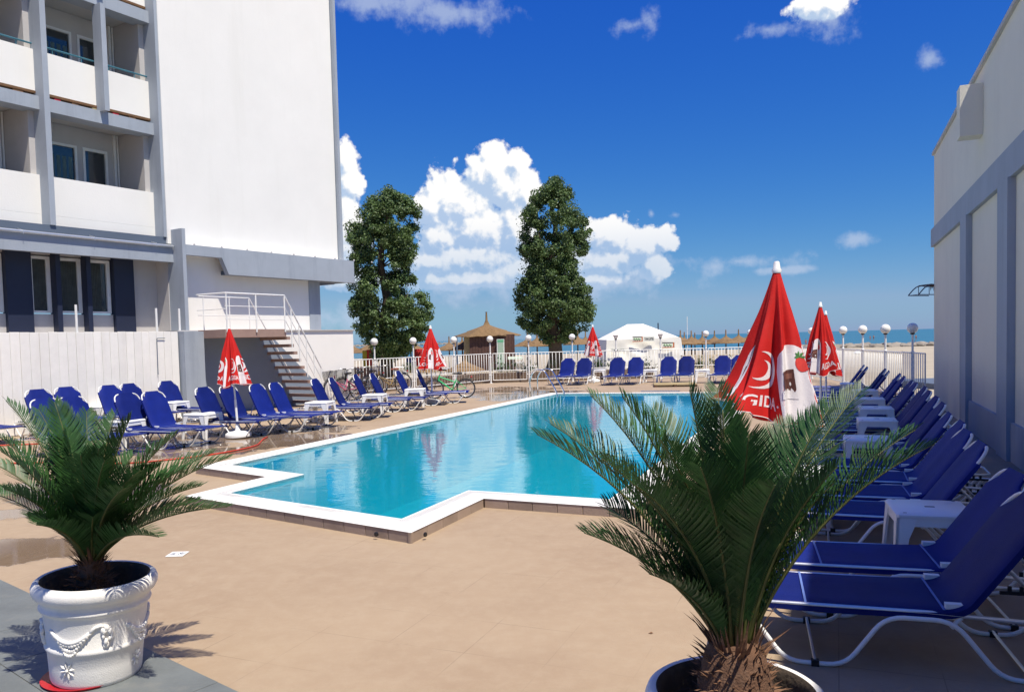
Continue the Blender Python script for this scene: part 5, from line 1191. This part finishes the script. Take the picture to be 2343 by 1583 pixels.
# tent
def tent():
    Zt = 55.; root = thing('white_tent', 'large white tarpaulin tent on the sand behind the far loungers', 'tent')
    P = lambda px, py, dy=0: D(px, py, Zt+dy); gz = -.75
    A = lambda px, py, dy=0: P(px, py, dy)
    fl = A(1388, 778); fr_ = A(1552, 771); bl = A(1366, 777, 2.5); br_ = A(1558, 773, 3.2); rl = A(1435, 742, 1.8); rr_ = A(1472, 741, 1.8)
    def drop(p, ox=0, oy=0): return Vector((p.x+ox, p.y+oy, gz))
    def sheet(cor, nu=24, nv=16, seed=0, amp=.07):
        a, b, c, d = cor; mb = MB(); vs = []
        nr = (b-a).cross(d-a).normalized()
        for j in range(nv+1):
            for i in range(nu+1):
                u, v = i/nu, j/nv; p = (a*(1-u)+b*u)*(1-v)+(d*(1-u)+c*u)*v
                e = sin(pi*u)**.5*sin(pi*v)**.5 if 0 < u < 1 and 0 < v < 1 else 0
                w = noise.noise(Vector((u*7+v*3, v*2.2-u, seed)))+.5*noise.noise(Vector((u*14-v*9, v*5, seed+4))); vs.append(p+nr*amp*w*e-Vector((0, 0, .05*e)))
        mb.add(vs, [(j*(nu+1)+i, j*(nu+1)+i+1, (j+1)*(nu+1)+i+1, (j+1)*(nu+1)+i) for j in range(nv) for i in range(nu)]); return mb
    g0, g1 = drop(fl, -.15, -.2), drop(fr_, .15, -.2)
    sheet([fl, fr_, rr_, rl], seed=1).build('roof_sheet', M_tent, root, True); sheet([g0, g1, fr_, fl], seed=2, amp=.13).build('front_sheet', M_tent, root, True)
    sheet([bl, fl, rl, rl], seed=3).build('left_roof_sheet', M_tent, root, True); sheet([fr_, br_, rr_, rr_+Vector((0, .1, 0))], seed=4).build('right_roof_sheet', M_tent, root, True)
    sheet([drop(bl, -.3), g0, fl, bl], seed=5, amp=.1).build('left_side_sheet', M_tent, root, True); sheet([g1, drop(br_, .3), br_, fr_], seed=6, amp=.1).build('right_side_sheet', M_tent, root, True)
    sheet([bl, rl, rr_, br_], seed=7).build('back_roof_sheet', M_tent, root, True); sheet([drop(bl, -.3), bl, br_, drop(br_, .3)], seed=7).build('back_sheet', M_tent, root, True)
    grn = mat('banner_green', (.22, .42, .16), .6); orr = mat('banner_orange', (.50, .16, .06), .6); dk = mat('banner_black', (.03, .035, .03), .6); wh = mat('banner_white', (.75, .76, .70), .6)
    def banner(px0, px1, py0, py1, logo, text, dy=-.35):
        a = P(px0, py0, dy); b = P(px1, py1, dy); z1, z0 = max(a.z, b.z), min(a.z, b.z); y_ = Zt+dy
        r_ = MB().box(a.x, b.x, y_, y_+.02, z0, z1).build('banner', wh, root)
        w = b.x-a.x; h = z1-z0
        if logo:
            lw = w*logo; MB().box(a.x, a.x+lw, y_-.006, y_-.001, z1-h*.16, z1).build('banner_stripe', dk, r_); MB().box(a.x, a.x+lw, y_-.006, y_-.001, z0, z0+h*.16).build('banner_stripe', orr, r_)
            mb = MB(); mb.tube([(a.x+lw*(.12+.075*i), y_-.012, z0+h*(.5+.2*sin(i*1.9))) for i in range(11)], .03, 5); mb.build('scribble_mark', grn, r_); MB().box(a.x+lw*.98, a.x+lw*1.1, y_-.008, y_-.001, z0+.01, z1-.01).build('banner_stripe', orr, r_)
        if text:
            vs, fs = text2d(text, 1.0); x0_ = min(v[0] for v in vs); x1_ = max(v[0] for v in vs); s0_ = a.x+w*(logo+.12 if logo else .06); sw = (w*(1-(logo+.16 if logo else .1)))/(x1_-x0_)
            mb = MB(); mb.add([Vector((s0_+(vx-x0_)*sw, y_-.01, z0+h*.28+vy*h*.62)) for vx, vy in vs], fs); mb.build('lettering', dk, r_)
    banner(1447, 1498, 770, 781, .42, 'TOM KUSTER'); banner(1515, 1545, 783.5, 795.5, .85, '', -.35); banner(1397, 1431, 797, 805, 0, 'TOM KUSTER', -.38)
tent()
# masts beyond the tent
for (px, y0, y1, Z, r_, lab) in ((1506, 739, 760, 58, .045, 'short dark blue pole rising behind the tent roof'), (1573, 724, 790, 95, .035, 'thin pale mast standing behind the straw parasols')):
    a = D(px, y0, Z); b = D(px, y1, Z); tag(MB().tube([(0, 0, -1.0), (0, 0, a.z-b.z)], r_, 6).build('mast', M_navy if Z < 60 else M_wmet), lab, 'mast').location = (b.x, Z, b.z)
# cream low wall right of the tent
a = D(1561, 830, 44); b = D(1712, 830, 44); tag(MB().box(a.x, b.x+2, 44, 44.4, -.9, D(1600, 812, 44).z).build('low_wall', M_cream), 'low cream wall on the sand right of the tent', 'low wall')
# shrubs
def shrub(px, py, Z, w, h, lab, seed):
    rnd = random.Random(seed); root = thing('shrub', lab, 'shrub'); q = D(px, py, Z); vs = []; fs = []
    for c in range(26):
        cx_, cy_, cz = rnd.gauss(0, w*.32), rnd.gauss(0, .15), abs(rnd.gauss(0, h*.4))
        for i in range(14):
            p = Vector((cx_+rnd.gauss(0, .06), cy_+rnd.gauss(0, .06), cz+rnd.gauss(0, .06))); s_ = rnd.uniform(.02, .045); n_ = Vector((rnd.gauss(0, 1), rnd.gauss(0, 1)-.5, rnd.gauss(0, 1)+.5)).normalized(); u = n_.orthogonal().normalized(); v = n_.cross(u); b = len(vs); vs += [p-u*s_*1.5, p+v*s_*.6, p+u*s_*1.5, p-v*s_*.6]; fs.append((b, b+1, b+2, b+3))
    me = bpy.data.meshes.new('foliage'); me.from_pydata([tuple(v) for v in vs], [], fs); me.materials.append(M_shrub); o = link('foliage', me, root); o['kind'] = 'stuff'; root.location = (q.x, Z, q.z)
    mb = MB()
    for i in range(6): mb.tube([(rnd.gauss(0, w*.1), 0, -.05), (rnd.gauss(0, w*.3), rnd.gauss(0, .1), h*.7)], .008, 4)
    mb.build('stem', M_bark, root)
for i, (px, py, Z, w, h, lab) in enumerate(((1150, 848, 34.2, .9, .5, 'small green shrub outside the fence below the hut'), (1205, 848, 34.4, 1.0, .6, 'green shrub outside the fence between hut and right tree'), (1120, 872, 33.9, .5, .25, 'low weeds at the foot of the brown wall'), (1370, 838, 34.5, .8, .35, 'small shrub outside the fence at the left edge of the tent'), (1480, 846, 34.2, .9, .4, 'small shrub outside the fence before the tent middle'), (1600, 838, 34.5, 1.2, .4, 'shrub outside the fence by the cream wall'), (1640, 838, 34.4, .9, .35, 'shrub outside the fence next to the big parasol'), (936, 845, 33.2, .3, .3, 'tiny shrub behind the second fence panel'), (1290, 850, 34.3, 1.1, .5, 'shrub at the foot of the right tree'))): shrub(px, py, Z, w, h, lab, i)

# beach chaises: simple plastic loungers below the straw parasols
def make_chaise():
    root = thing('beach_chaise', '', 'beach lounger'); mb = MB(); mb.box(0, 1.2, -.3, .3, .28, .33); mb.build('seat', M_white, root)
    mb = MB(); mb.add([(1.2, -.3, .28), (1.2, .3, .28), (1.75, .3, .70), (1.75, -.3, .70), (1.18, -.3, .33), (1.18, .3, .33), (1.71, .3, .74), (1.71, -.3, .74)], [(0, 1, 2, 3), (4, 7, 6, 5), (0, 3, 7, 4), (1, 5, 6, 2), (3, 2, 6, 7)]); mb.build('backrest', M_white, root)
    for x_ in (.1, 1.15):
        for y_ in (-.26, .26): mb = MB(); mb.box(x_-.03, x_+.03, y_-.03, y_+.03, 0, .28); mb.build('leg', M_white, root)
    return root
cp = make_chaise(); rnd = random.Random(21); first_c = True
spots = [(1570+i*17, 60+rnd.uniform(0, 12)) for i in range(8)]+[(1205, 60), (1225, 64), (1320, 60), (1336, 66), (1010, 60), (1026, 63), (1044, 58), (870, 50), (905, 52), (925, 55), (955, 54), (830, 50)]
def clab(px):
    if px > 1500: return 'white beach lounger under the straw parasols right of the tent, %s from the tent' % ords[min(7, int((px-1562)/17))]
    return {1205: 'white beach lounger just right of the straw hut', 1225: 'white beach lounger left of the right tree trunk', 1320: 'white beach lounger just right of the right tree trunk', 1336: 'white beach lounger behind the far closed parasol', 1010: 'white beach lounger behind the middle closed parasol',
     1026: 'white beach lounger under the straw parasol left of the hut', 1044: 'white beach lounger nearest the left side of the hut', 870: 'white beach lounger behind the left tree trunk', 905: 'white beach lounger just right of the left tree trunk', 925: 'white beach lounger left of the second globe lamp', 955: 'white beach lounger by the red board', 830: 'white beach lounger nearest the end of the podium wall'}[px]
for (px, Z) in spots:
    x_ = D(px, 800, Z).x; o = cp if first_c else copy_tree(cp); first_c = False; o.location = (x_, Z, sandz(x_, Z)); o.rotation_euler = (0, 0, rnd.uniform(-2.6, 0)); o['label'] = clab(px); o['group'] = 'white beach loungers on the sand'
# towels and coolers in colour behind the left part of the fence
for (px, py, Z, w, h, c, lab) in ((846, 818, 45, .35, .9, (.50, .03, .02), 'red beach towel hanging left of the first lamp'), (836, 820, 45, .3, .9, (.42, .33, .03), 'yellow beach towel hanging beside the red one'), (957, 818, 46, .55, 1.0, (.50, .02, .02), 'red board standing behind the fence near the second lamp'), (938, 826, 46, .4, .5, (.03, .05, .28), 'blue box behind the fence left of the red board'), (1178, 819, 60, 1.1, .2, (.65, .75, .60), 'white and green flat bag by the hut fridge')):
    a = D(px, py, Z); o = MB().bbox(-w/2, w/2, -.12, .12, 0, h, .03).build('beach_towel' if 'towel' in lab else 'beach_gear', mat('cloth_%d' % px, c, .8)); tag(o, lab, 'towel' if 'towel' in lab else 'beach gear').location = (a.x, Z, a.z-h/2)
# breakwater rocks, far groynes, dark platform on the sand
def rocks(px0, px1, Z, ztop, n, size, label, seed):
    rnd = random.Random(seed); root = thing('breakwater', label, 'breakwater'); ms = []
    for k in range(5):
        bm = bmesh.new(); bmesh.ops.create_icosphere(bm, subdivisions=2, radius=1)
        for v in bm.verts: v.co *= 1+.35*noise.noise(v.co*1.3+Vector((k*7, 0, 0)))
        me = bpy.data.meshes.new('rock'); bm.to_mesh(me); bm.free(); me.materials.append(M_rock); ms.append(me)
    for i in range(n):
        px = px0+(px1-px0)*(i+rnd.random())/n; p = D(px, 780, Z+rnd.uniform(-2, 2)*size); o = link('rock', ms[i % 5], root); s_ = size*rnd.uniform(.7, 1.3)
        o.scale = (s_*1.4, s_, s_*.6); o.location = (p.x, p.y, ztop-s_*.35+rnd.uniform(-.2, .1)*size); o.rotation_euler = (rnd.uniform(-.3, .3), rnd.uniform(-.3, .3), rnd.uniform(0, 6))
rocks(1790, 2180, 165, -1.25, 120, 1.0, 'line of rocks between the sand and the sea at the right', 3)
rocks(740, 1160, 900, -1.2, 90, 3.0, 'far dark line of rocks in the sea behind the left tree', 5)
a = D(2075, 838, 26); tag(MB().bbox(0, 9, 0, 5, 0, .25, .02).build('boardwalk', M_greyd), 'dark grey platform on the sand beside the hall corner', 'platform').location = (15.2, 26.5, sandz(17, 28)-.02)
# a few bathers far off
def person(px, py_feet, h_px, pose, label, suit):
    Z = 170 if pose != 'lie' else 120
    p = D(px, py_feet, Z); sc = h_px*Z/1800/1.7 if pose == 'stand' else 1.0
    J = dict(pel=(0, 0, .93), ch=(0, 0, 1.30), nk=(0, 0, 1.48), hd=(0, 0, 1.60), ht=(0, 0, 1.72))
    V = [(0, 0, .93), (0, 0, 1.12), (0, 0, 1.36), (0, 0, 1.50), (0, .01, 1.58), (0, .01, 1.70), (-.19, 0, 1.38), (-.25, 0, 1.10), (-.24, -.05, .84), (.19, 0, 1.38), (.25, 0, 1.10), (.24, -.05, .84), (-.10, 0, .86), (-.11, -.02, .48), (-.12, .02, .05), (-.12, -.12, .03), (.10, 0, .86), (.12, .04, .48), (.15, .10, .05), (.15, -.03, .03)]
    E_ = [(0, 1), (1, 2), (2, 3), (3, 4), (4, 5), (2, 6), (6, 7), (7, 8), (2, 9), (9, 10), (10, 11), (0, 12), (12, 13), (13, 14), (14, 15), (0, 16), (16, 17), (17, 18), (18, 19)]
    Rr = [.14, .125, .15, .055, .085, .075, .055, .042, .035, .055, .042, .035, .09, .06, .04, .035, .09, .06, .04, .035]
    if pose == 'sit':
        V = [(x, y, z-.78) for x, y, z in V]; V[12:20] = [(-.10, -.05, .10), (-.12, -.40, .35), (-.12, -.65, .05), (-.12, -.75, .04), (.10, -.05, .10), (.12, -.42, .30), (.12, -.70, .05), (.12, -.80, .04)]; V[8] = (-.22, .2, .05); V[11] = (.2, -.35, .35)
    if pose == 'lie': V = [(z*1.0, x, .14+y) for x, y, z in V]
    me = bpy.data.meshes.new('body'); me.from_pydata(V, E_, []); o = bpy.data.objects.new('body', me); COL.objects.link(o)
    sk = o.modifiers.new('s', 'SKIN'); 
    for v, r_ in zip(me.skin_vertices[0].data, Rr): v.radius = (r_, r_*.8)
    me.skin_vertices[0].data[0].use_root = True
    su = o.modifiers.new('u', 'SUBSURF'); su.levels = 1; su.render_levels = 1
    dg = bpy.context.evaluated_depsgraph_get(); m2 = bpy.data.meshes.new_from_object(o.evaluated_get(dg)); bpy.data.objects.remove(o)
    m2.materials.clear(); m2.materials.append(M_skin); sm = mat('swimsuit_%s' % suit[0], suit[1], .7); m2.materials.append(sm)
    for f in m2.polygons:
        c = f.center; hgt = c.x if pose == 'lie' else (c.z+.78 if pose == 'sit' else c.z); lat = c.y if pose == 'lie' else c.x
        if .80 < hgt < 1.03 and abs(lat) < .19: f.material_index = 1
        f.use_smooth = True
    root = thing('person', label, 'person', (p.x, Z, p.z if pose == 'stand' else sandz(p.x, Z)), random.uniform(-1, 1) if pose != 'lie' else .2); root.scale = (sc, sc, sc)
    link('body', m2, root)
    hd = (0, .02, 1.66); 
    if pose == 'sit': hd = (0, .02, .88)
    if pose == 'lie': hd = (1.66, 0, .16)
    MB().sphere(hd, .098, 8).build('hair', M_wood, root, True)
person(1844, 792, 16, 'stand', 'person in pink swimwear standing on the sand left of the far parasols', ('pink', (.5, .1, .2)))
person(1991, 779, 11, 'stand', 'person standing at the water, left one of two between the lamps', ('red', (.4, .04, .03))); person(1999, 779, 12, 'stand', 'person standing at the water, right one of two between the lamps', ('dark', (.02, .02, .03)))
person(2096, 779, 13, 'stand', 'person standing on the rocks beside the nearest lamp', ('dark', (.02, .02, .03))); person(2110, 794, 11, 'stand', 'person walking on the sand right of the nearest lamp', ('brown', (.12, .05, .03)))
person(2042, 801, 8, 'lie', 'person sunbathing flat on the sand in dark swimwear', ('dark', (.02, .02, .03))); person(2094, 797, 8, 'sit', 'person sitting on the sand in red swimwear', ('red', (.4, .04, .03)))
for (px, py) in ((1962, 797),): p = D(px, py, 120); tag(MB().sphere((0, 0, .2), .5, 10, (1.2, .8, .6)).build('beach_bag', M_white, None, True), 'pale bundle lying on the sand between the lamps', 'bag').location = (p.x, 120, sandz(p.x, 120))

# ------------------------------------------------------------------ pool ladder, bicycles, drain, hose, planks
def ladder():
    root = thing('pool_ladder', 'polished steel handrails of the pool ladder at the far left corner', 'pool ladder'); S4 = lambda x, y: (1200+x/4.15, 660+y/4.15)
    e = (Vector(POOL[8])-Vector(POOL[0])).normalized(); b = Vector(POOL[8])-e*.35; nin = Vector((e.y, -e.x)); 
    for k, off in ((0, 0.0), (1, -.62)):
        o = b+e*off
        pts = [(o.x-nin.x*.55, o.y-nin.y*.55, 0), (o.x-nin.x*.55, o.y-nin.y*.55, .62), (o.x-nin.x*.40, o.y-nin.y*.40, .86), (o.x-nin.x*.10, o.y-nin.y*.10, .88), (o.x+nin.x*.28, o.y+nin.y*.28, .25), (o.x+nin.x*.36, o.y+nin.y*.36, -.1), (o.x+nin.x*.36, o.y+nin.y*.36, -1.1)]
        MB().tube(rounded(pts, .16, 6), .021, 12).build('handrail', M_steel, root, True)
        c = MB().lathe([(.045, 0), (.045, .012), (.03, .02)], 14).build('floor_flange', M_steel, root, 50); c.location = (o.x-nin.x*.55, o.y-nin.y*.55, 0)
    for z in (-.15, -.42, -.69): p0 = b+nin*.36; p1 = b-e*.62+nin*.36; MB().tube([(p0.x, p0.y, z), (p1.x, p1.y, z)], .03, 8).build('rung', M_steel, root)
ladder()
def bicycle(x, y, az, label, frame_m, wr=.33, basket=False, saddle=None, lowstep=False, sc=1.0, lean=.05, handle='flat', rack=True):
    root = thing('bicycle', label, 'bicycle', (x, y, 0), R(90-az), 'bicycles parked by the fence'); root.rotation_euler = (lean, 0, R(90-az)); root.scale = (sc, sc, sc)
    wb = .52*wr/.33+.02
    for sx in (-1, 1):
        w = MB().tube([(sx*wb+(wr-.022)*cos(2*pi*i/36), 0, wr+(wr-.022)*sin(2*pi*i/36)) for i in range(36)], .022, 7, closed=True).build('tyre', M_rubber, root, True)
        MB().tube([(sx*wb+(wr-.047)*cos(2*pi*i/36), 0, wr+(wr-.047)*sin(2*pi*i/36)) for i in range(36)], .009, 5, closed=True).build('rim', M_alu, w, True)
        mb = MB()
        for i in range(18): a = 2*pi*i/18; mb.tube([(sx*wb, .02*(-1)**i, wr), (sx*wb+(wr-.05)*cos(a), 0, wr+(wr-.05)*sin(a))], .0016, 3)
        mb.tube([(sx*wb, -.05, wr), (sx*wb, .05, wr)], .018, 8); mb.build('spokes', M_alu, w)
        mb = MB(); f0_, f1_ = (.15, 2.2) if sx < 0 else (.9, 2.7)
        mb.tube([(sx*wb+(wr+.02)*cos(f0_+(f1_-f0_)*i/12)*(-sx if sx > 0 else 1)*1, 0, wr+(wr+.02)*sin(f0_+(f1_-f0_)*i/12)) for i in range(13)], .012, 5); mb.build('mudguard', M_black, root)
    h = wr; bb = (-.06, 0, h-.04); sx_, sz = -.20, h+.30; hx_, hz = .36*wb/.54, h+.38; rear = (-wb, 0, h); fork = (wb, 0, h)
    mb = MB(); r_ = .017
    mb.tube([bb, (sx_, 0, sz)], r_, 8); mb.tube([bb, (hx_+.03, 0, hz-.10)], r_+.004, 8); mb.tube([(sx_+.03, 0, sz-.10 if not lowstep else sz-.22), (hx_, 0, hz if not lowstep else hz-.13)], r_, 8); mb.tube([(hx_+.04, 0, hz-.14), (hx_-.01, 0, hz+.05)], r_+.006, 8)
    for s in (-1, 1): mb.tube([bb, (rear[0], s*.045, h)], .010, 6); mb.tube([(sx_+.01, 0, sz-.04), (rear[0], s*.045, h)], .009, 6)
    mb.build('frame', frame_m, root, 60)
    mb = MB()
    for s in (-1, 1): mb.tube([(hx_+.03, s*.035, hz-.12), (wb-.03, s*.045, h+.15), (fork[0], s*.045, h)], .011, 6)
    mb.build('fork', M_alu if frame_m != MATS.get('green_bike_paint') else M_black, root, 60)
    mb = MB(); st = (hx_-.04, 0, hz+.16); mb.tube([(hx_-.01, 0, hz+.03), st], .012, 7); mb.tube(rounded([(st[0]-.16, -.29, st[2]+.05), (st[0]+.02, -.20, st[2]+.06), (st[0]+.02, 0, st[2]), (st[0]+.02, .20, st[2]+.06), (st[0]-.16, .29, st[2]+.05)], .06), .011, 7); mb.build('handlebar', M_alu if handle != 'flat' else M_black, root, 60)
    mb = MB()
    for s in (-1, 1): mb.tube([(st[0]-.17, s*.295, st[2]+.05), (st[0]-.07, s*.245, st[2]+.055)], .017, 8)
    mb.build('grip', M_black, root, 60)
    mb = MB(); mb.tube([(sx_, 0, sz-.02), (sx_-.035, 0, sz+.14)], .012, 7); mb.build('seat_post', M_alu, root)
    mb = MB(); c = (sx_-.05, 0, sz+.17); mb.sphere((c[0]-.05, 0, c[2]), .10, 12, (1, .85, .38)); mb.sphere((c[0]+.07, 0, c[2]+.0), .10, 12, (1.1, .36, .28)); mb.build('saddle', saddle or M_black, root, True)
    mb = MB(); mb.tube([(bb[0], -.05, bb[2]), (bb[0], .05, bb[2])], .022, 8); mb.tube([(bb[0]-.085+i*.0, .05, bb[2]) if False else (bb[0]+.085*cos(2*pi*i/20), .05, bb[2]+.085*sin(2*pi*i/20)) for i in range(20)], .006, 4, closed=True)
    mb.tube([(bb[0], -.06, bb[2]), (bb[0]+.12, -.06, bb[2]-.11)], .009, 5); mb.tube([(bb[0], .06, bb[2]), (bb[0]-.12, .06, bb[2]+.11)], .009, 5); mb.box(bb[0]+.08, bb[0]+.17, -.14, -.07, bb[2]-.125, bb[2]-.105); mb.box(bb[0]-.17, bb[0]-.08, .07, .14, bb[2]+.10, bb[2]+.12); mb.build('crank', M_black, root)
    mb = MB(); mb.tube([(bb[0], .05, bb[2]+.086), (rear[0], .05, h+.035)], .004, 4); mb.tube([(bb[0], .05, bb[2]-.086), (rear[0], .05, h-.035)], .004, 4); mb.build('chain', M_black, root)
    if rack: mb = MB(); zt = 2*h+.07; mb.tube([(sx_-.02, -.05, zt), (rear[0]-.15, -.05, zt), (rear[0]-.15, .05, zt), (sx_-.02, .05, zt)], .006, 5); mb.tube([(rear[0]-.05, -.05, zt), (rear[0], -.05, h)], .005, 4); mb.tube([(rear[0]-.05, .05, zt), (rear[0], .05, h)], .005, 4); mb.build('rear_rack', M_black, root); MB().sphere((rear[0]-.18, 0, zt-.02), .03, 8).build('tail_light', M_saucer, root, True)
    if basket:
        mb = MB(); bx_, bz = hx_+.20, hz-.08; q = .15
        for k in range(10):
            z = bz+.27*k/9; f_ = .78+.22*k/9; mb.tube([(bx_+q*f_, -q*1.15*f_, z), (bx_+q*f_, q*1.15*f_, z), (bx_-q*f_, q*1.15*f_, z), (bx_-q*f_, -q*1.15*f_, z)], .0045, 4, closed=True)
        for i in range(9):
            u = i/8*2-1
            for s in (-1, 1): mb.tube([(bx_+s*q*.78, u*q*1.15*.78, bz), (bx_+s*q, u*q*1.15, bz+.27)], .003, 3); mb.tube([(bx_+u*q*.78, s*q*1.15*.78, bz), (bx_+u*q, s*q*1.15, bz+.27)], .003, 3)
        mb.box(bx_-q*.75, bx_+q*.75, -q*.85, q*.85, bz-.004, bz+.004); mb.build('basket', M_wood if basket == 'brown' else M_black, root)
    return root
g_m = mat('green_bike_paint', (.03, .50, .17), .35); t_m = mat('tan_bike_paint', (.38, .27, .12), .4); p_m = mat('pink_bike_paint', (.52, .14, .22), .4); sd_m = mat('brown_saddle_leather', (.22, .055, .025), .5)
x, y = at(1030, 912); bicycle(x, y+.15, 264, 'small bright green bicycle behind the last lounger of the left row', g_m, wr=.30, sc=1.0, lean=.06)
x, y = at(890, 905); bicycle(x, y+.2, 225, 'tan city bicycle with a brown basket and brown saddle', t_m, wr=.34, basket='brown', saddle=sd_m, lowstep=True, sc=1.08, handle='swept')
x, y = at(843, 908); bicycle(x, y, 215, 'dark city bicycle left of the tan one with a black basket', M_greyd, wr=.34, basket='black', lowstep=True, sc=1.05, handle='swept')
x, y = at(815, 912); bicycle(x, y, 212, 'black bicycle with a wide basket leaning in the middle of the group', M_black, wr=.34, basket='black', lowstep=True, sc=1.05, handle='swept')
x, y = at(792, 916); bicycle(x, y-.1, 208, 'pink bicycle nearest the white podium wall', p_m, wr=.34, basket='black', lowstep=True, sc=1.05, handle='swept', lean=.1)
# storage box by the wall end
a = G(790, 905); tag(MB().bbox(-.5, .45, -.3, .3, 0, .95, .02).build('storage_box', M_wood), 'brown box at the end of the podium wall behind the bicycles', 'box').location = (a.x+.25, a.y+.6, 0)

# drain cover
dr = thing('drain_cover', 'small white square drain cover with fan pattern set in the deck', 'drain cover', (*at(406, 1268.5), .003), R(22.5-22))
dr.scale = (.78, .78, 1); MB().bbox(-.095, .095, -.095, .095, 0, .006, .002).build('cover_plate', M_wmet, dr)
mb = MB()
for s in (-1, 1):
    for i in range(5):
        a = -pi*.36+pi*.72*i/4; c_, s2 = cos(a), sin(a); r0, r1 = .016, .074
        p0 = Vector((s*(.012+r0*c_), r0*s2, .0075)); p1 = Vector((s*(.012+r1*c_), r1*s2, .0075)); nn = Vector((-(p1-p0).y, (p1-p0).x, 0)).normalized()*.0032
        mb.add([p0-nn, p0+nn, p1+nn, p1-nn], [(0, 1, 2, 3)])
sl_ = mb.build('drain_slots', M_greyd, dr); sl_['kind'] = 'stuff'
# hoses
hp_ = [G(x_, y_, .015) for x_, y_ in ((612, 999), (602, 1004), (590, 1018), (560, 1026), (520, 1034), (470, 1042), (400, 1050), (300, 1060), (200, 1060), (95, 1058), (0, 1060), (-60, 1058))]
o = MB().tube(rounded(hp_, .25, 3), .014, 7).build('garden_hose', M_hose, None, True); tag(o, 'red garden hose running across the deck past the left parasol', 'hose')
o2 = MB().lathe([(.017, 0), (.02, .02), (.017, .07)], 10).build('hose_nozzle', M_black, o, 50); o2.location = hp_[0]+Vector((.0, .0, 0)); o2.rotation_euler = (R(90), 0, R(-60))
for k, (yy, lab) in enumerate(((1008, 'red hose at the left edge, upper one of a close pair'), (1019, 'red hose at the left edge, lower one of a close pair'))):
    pts = [G(x_, yy-(x_*.045), .015) for x_ in (-60, -20, 20, 55, 90)]
    tag(MB().tube(pts, .014, 7).build('garden_hose', M_hose, None, True), lab, 'hose', 'red hoses at the left edge')
# plank and grate beyond the pool
a = G(1497, 886); b = G(1595, 884.5); root = thing('wooden_pallet', 'low yellowish wooden pallet lying on the deck beyond the pool', 'pallet', (a.x, a.y, 0), atan2(b.y-a.y, b.x-a.x)); ln = (b-a).length
for i in range(6): MB().bbox(0, ln, i*.17, i*.17+.145, .07, .10, .005).build('plank', M_pale, root)
for i in range(3): MB().box(ln*i/2*.94, ln*i/2*.94+.09, 0, .99, 0, .068).build('bearer', M_wood, root)
a = G(1465, 896); b = G(1555, 895.5); root = thing('floor_grate', 'dark grate set in the deck at the far edge of the pool', 'grate', (a.x, a.y, .002), atan2(b.y-a.y, b.x-a.x)); ln = (b-a).length
MB().box(0, ln, 0, .35, 0, .004).build('pit', M_greyd, root); m_ = MB().box(0, .012, 0, .35, .0045, .012).mesh('slat', M_alu)
for i in range(int(ln/.05)): o = link('slat', m_, root); o.location = (i*.05, 0, 0)
# dead leaf on the deck
p = G(1483, 1449); tag(MB().add([(0, 0, .002), (.02, .008, .009), (.032, 0, .004), (.018, -.010, .006)], [(0, 1, 2, 3)]).build('dry_leaf', M_rust), 'tiny dark dry leaf lying on the deck left of the right palm', 'leaf').location = (p.x, p.y, 0)
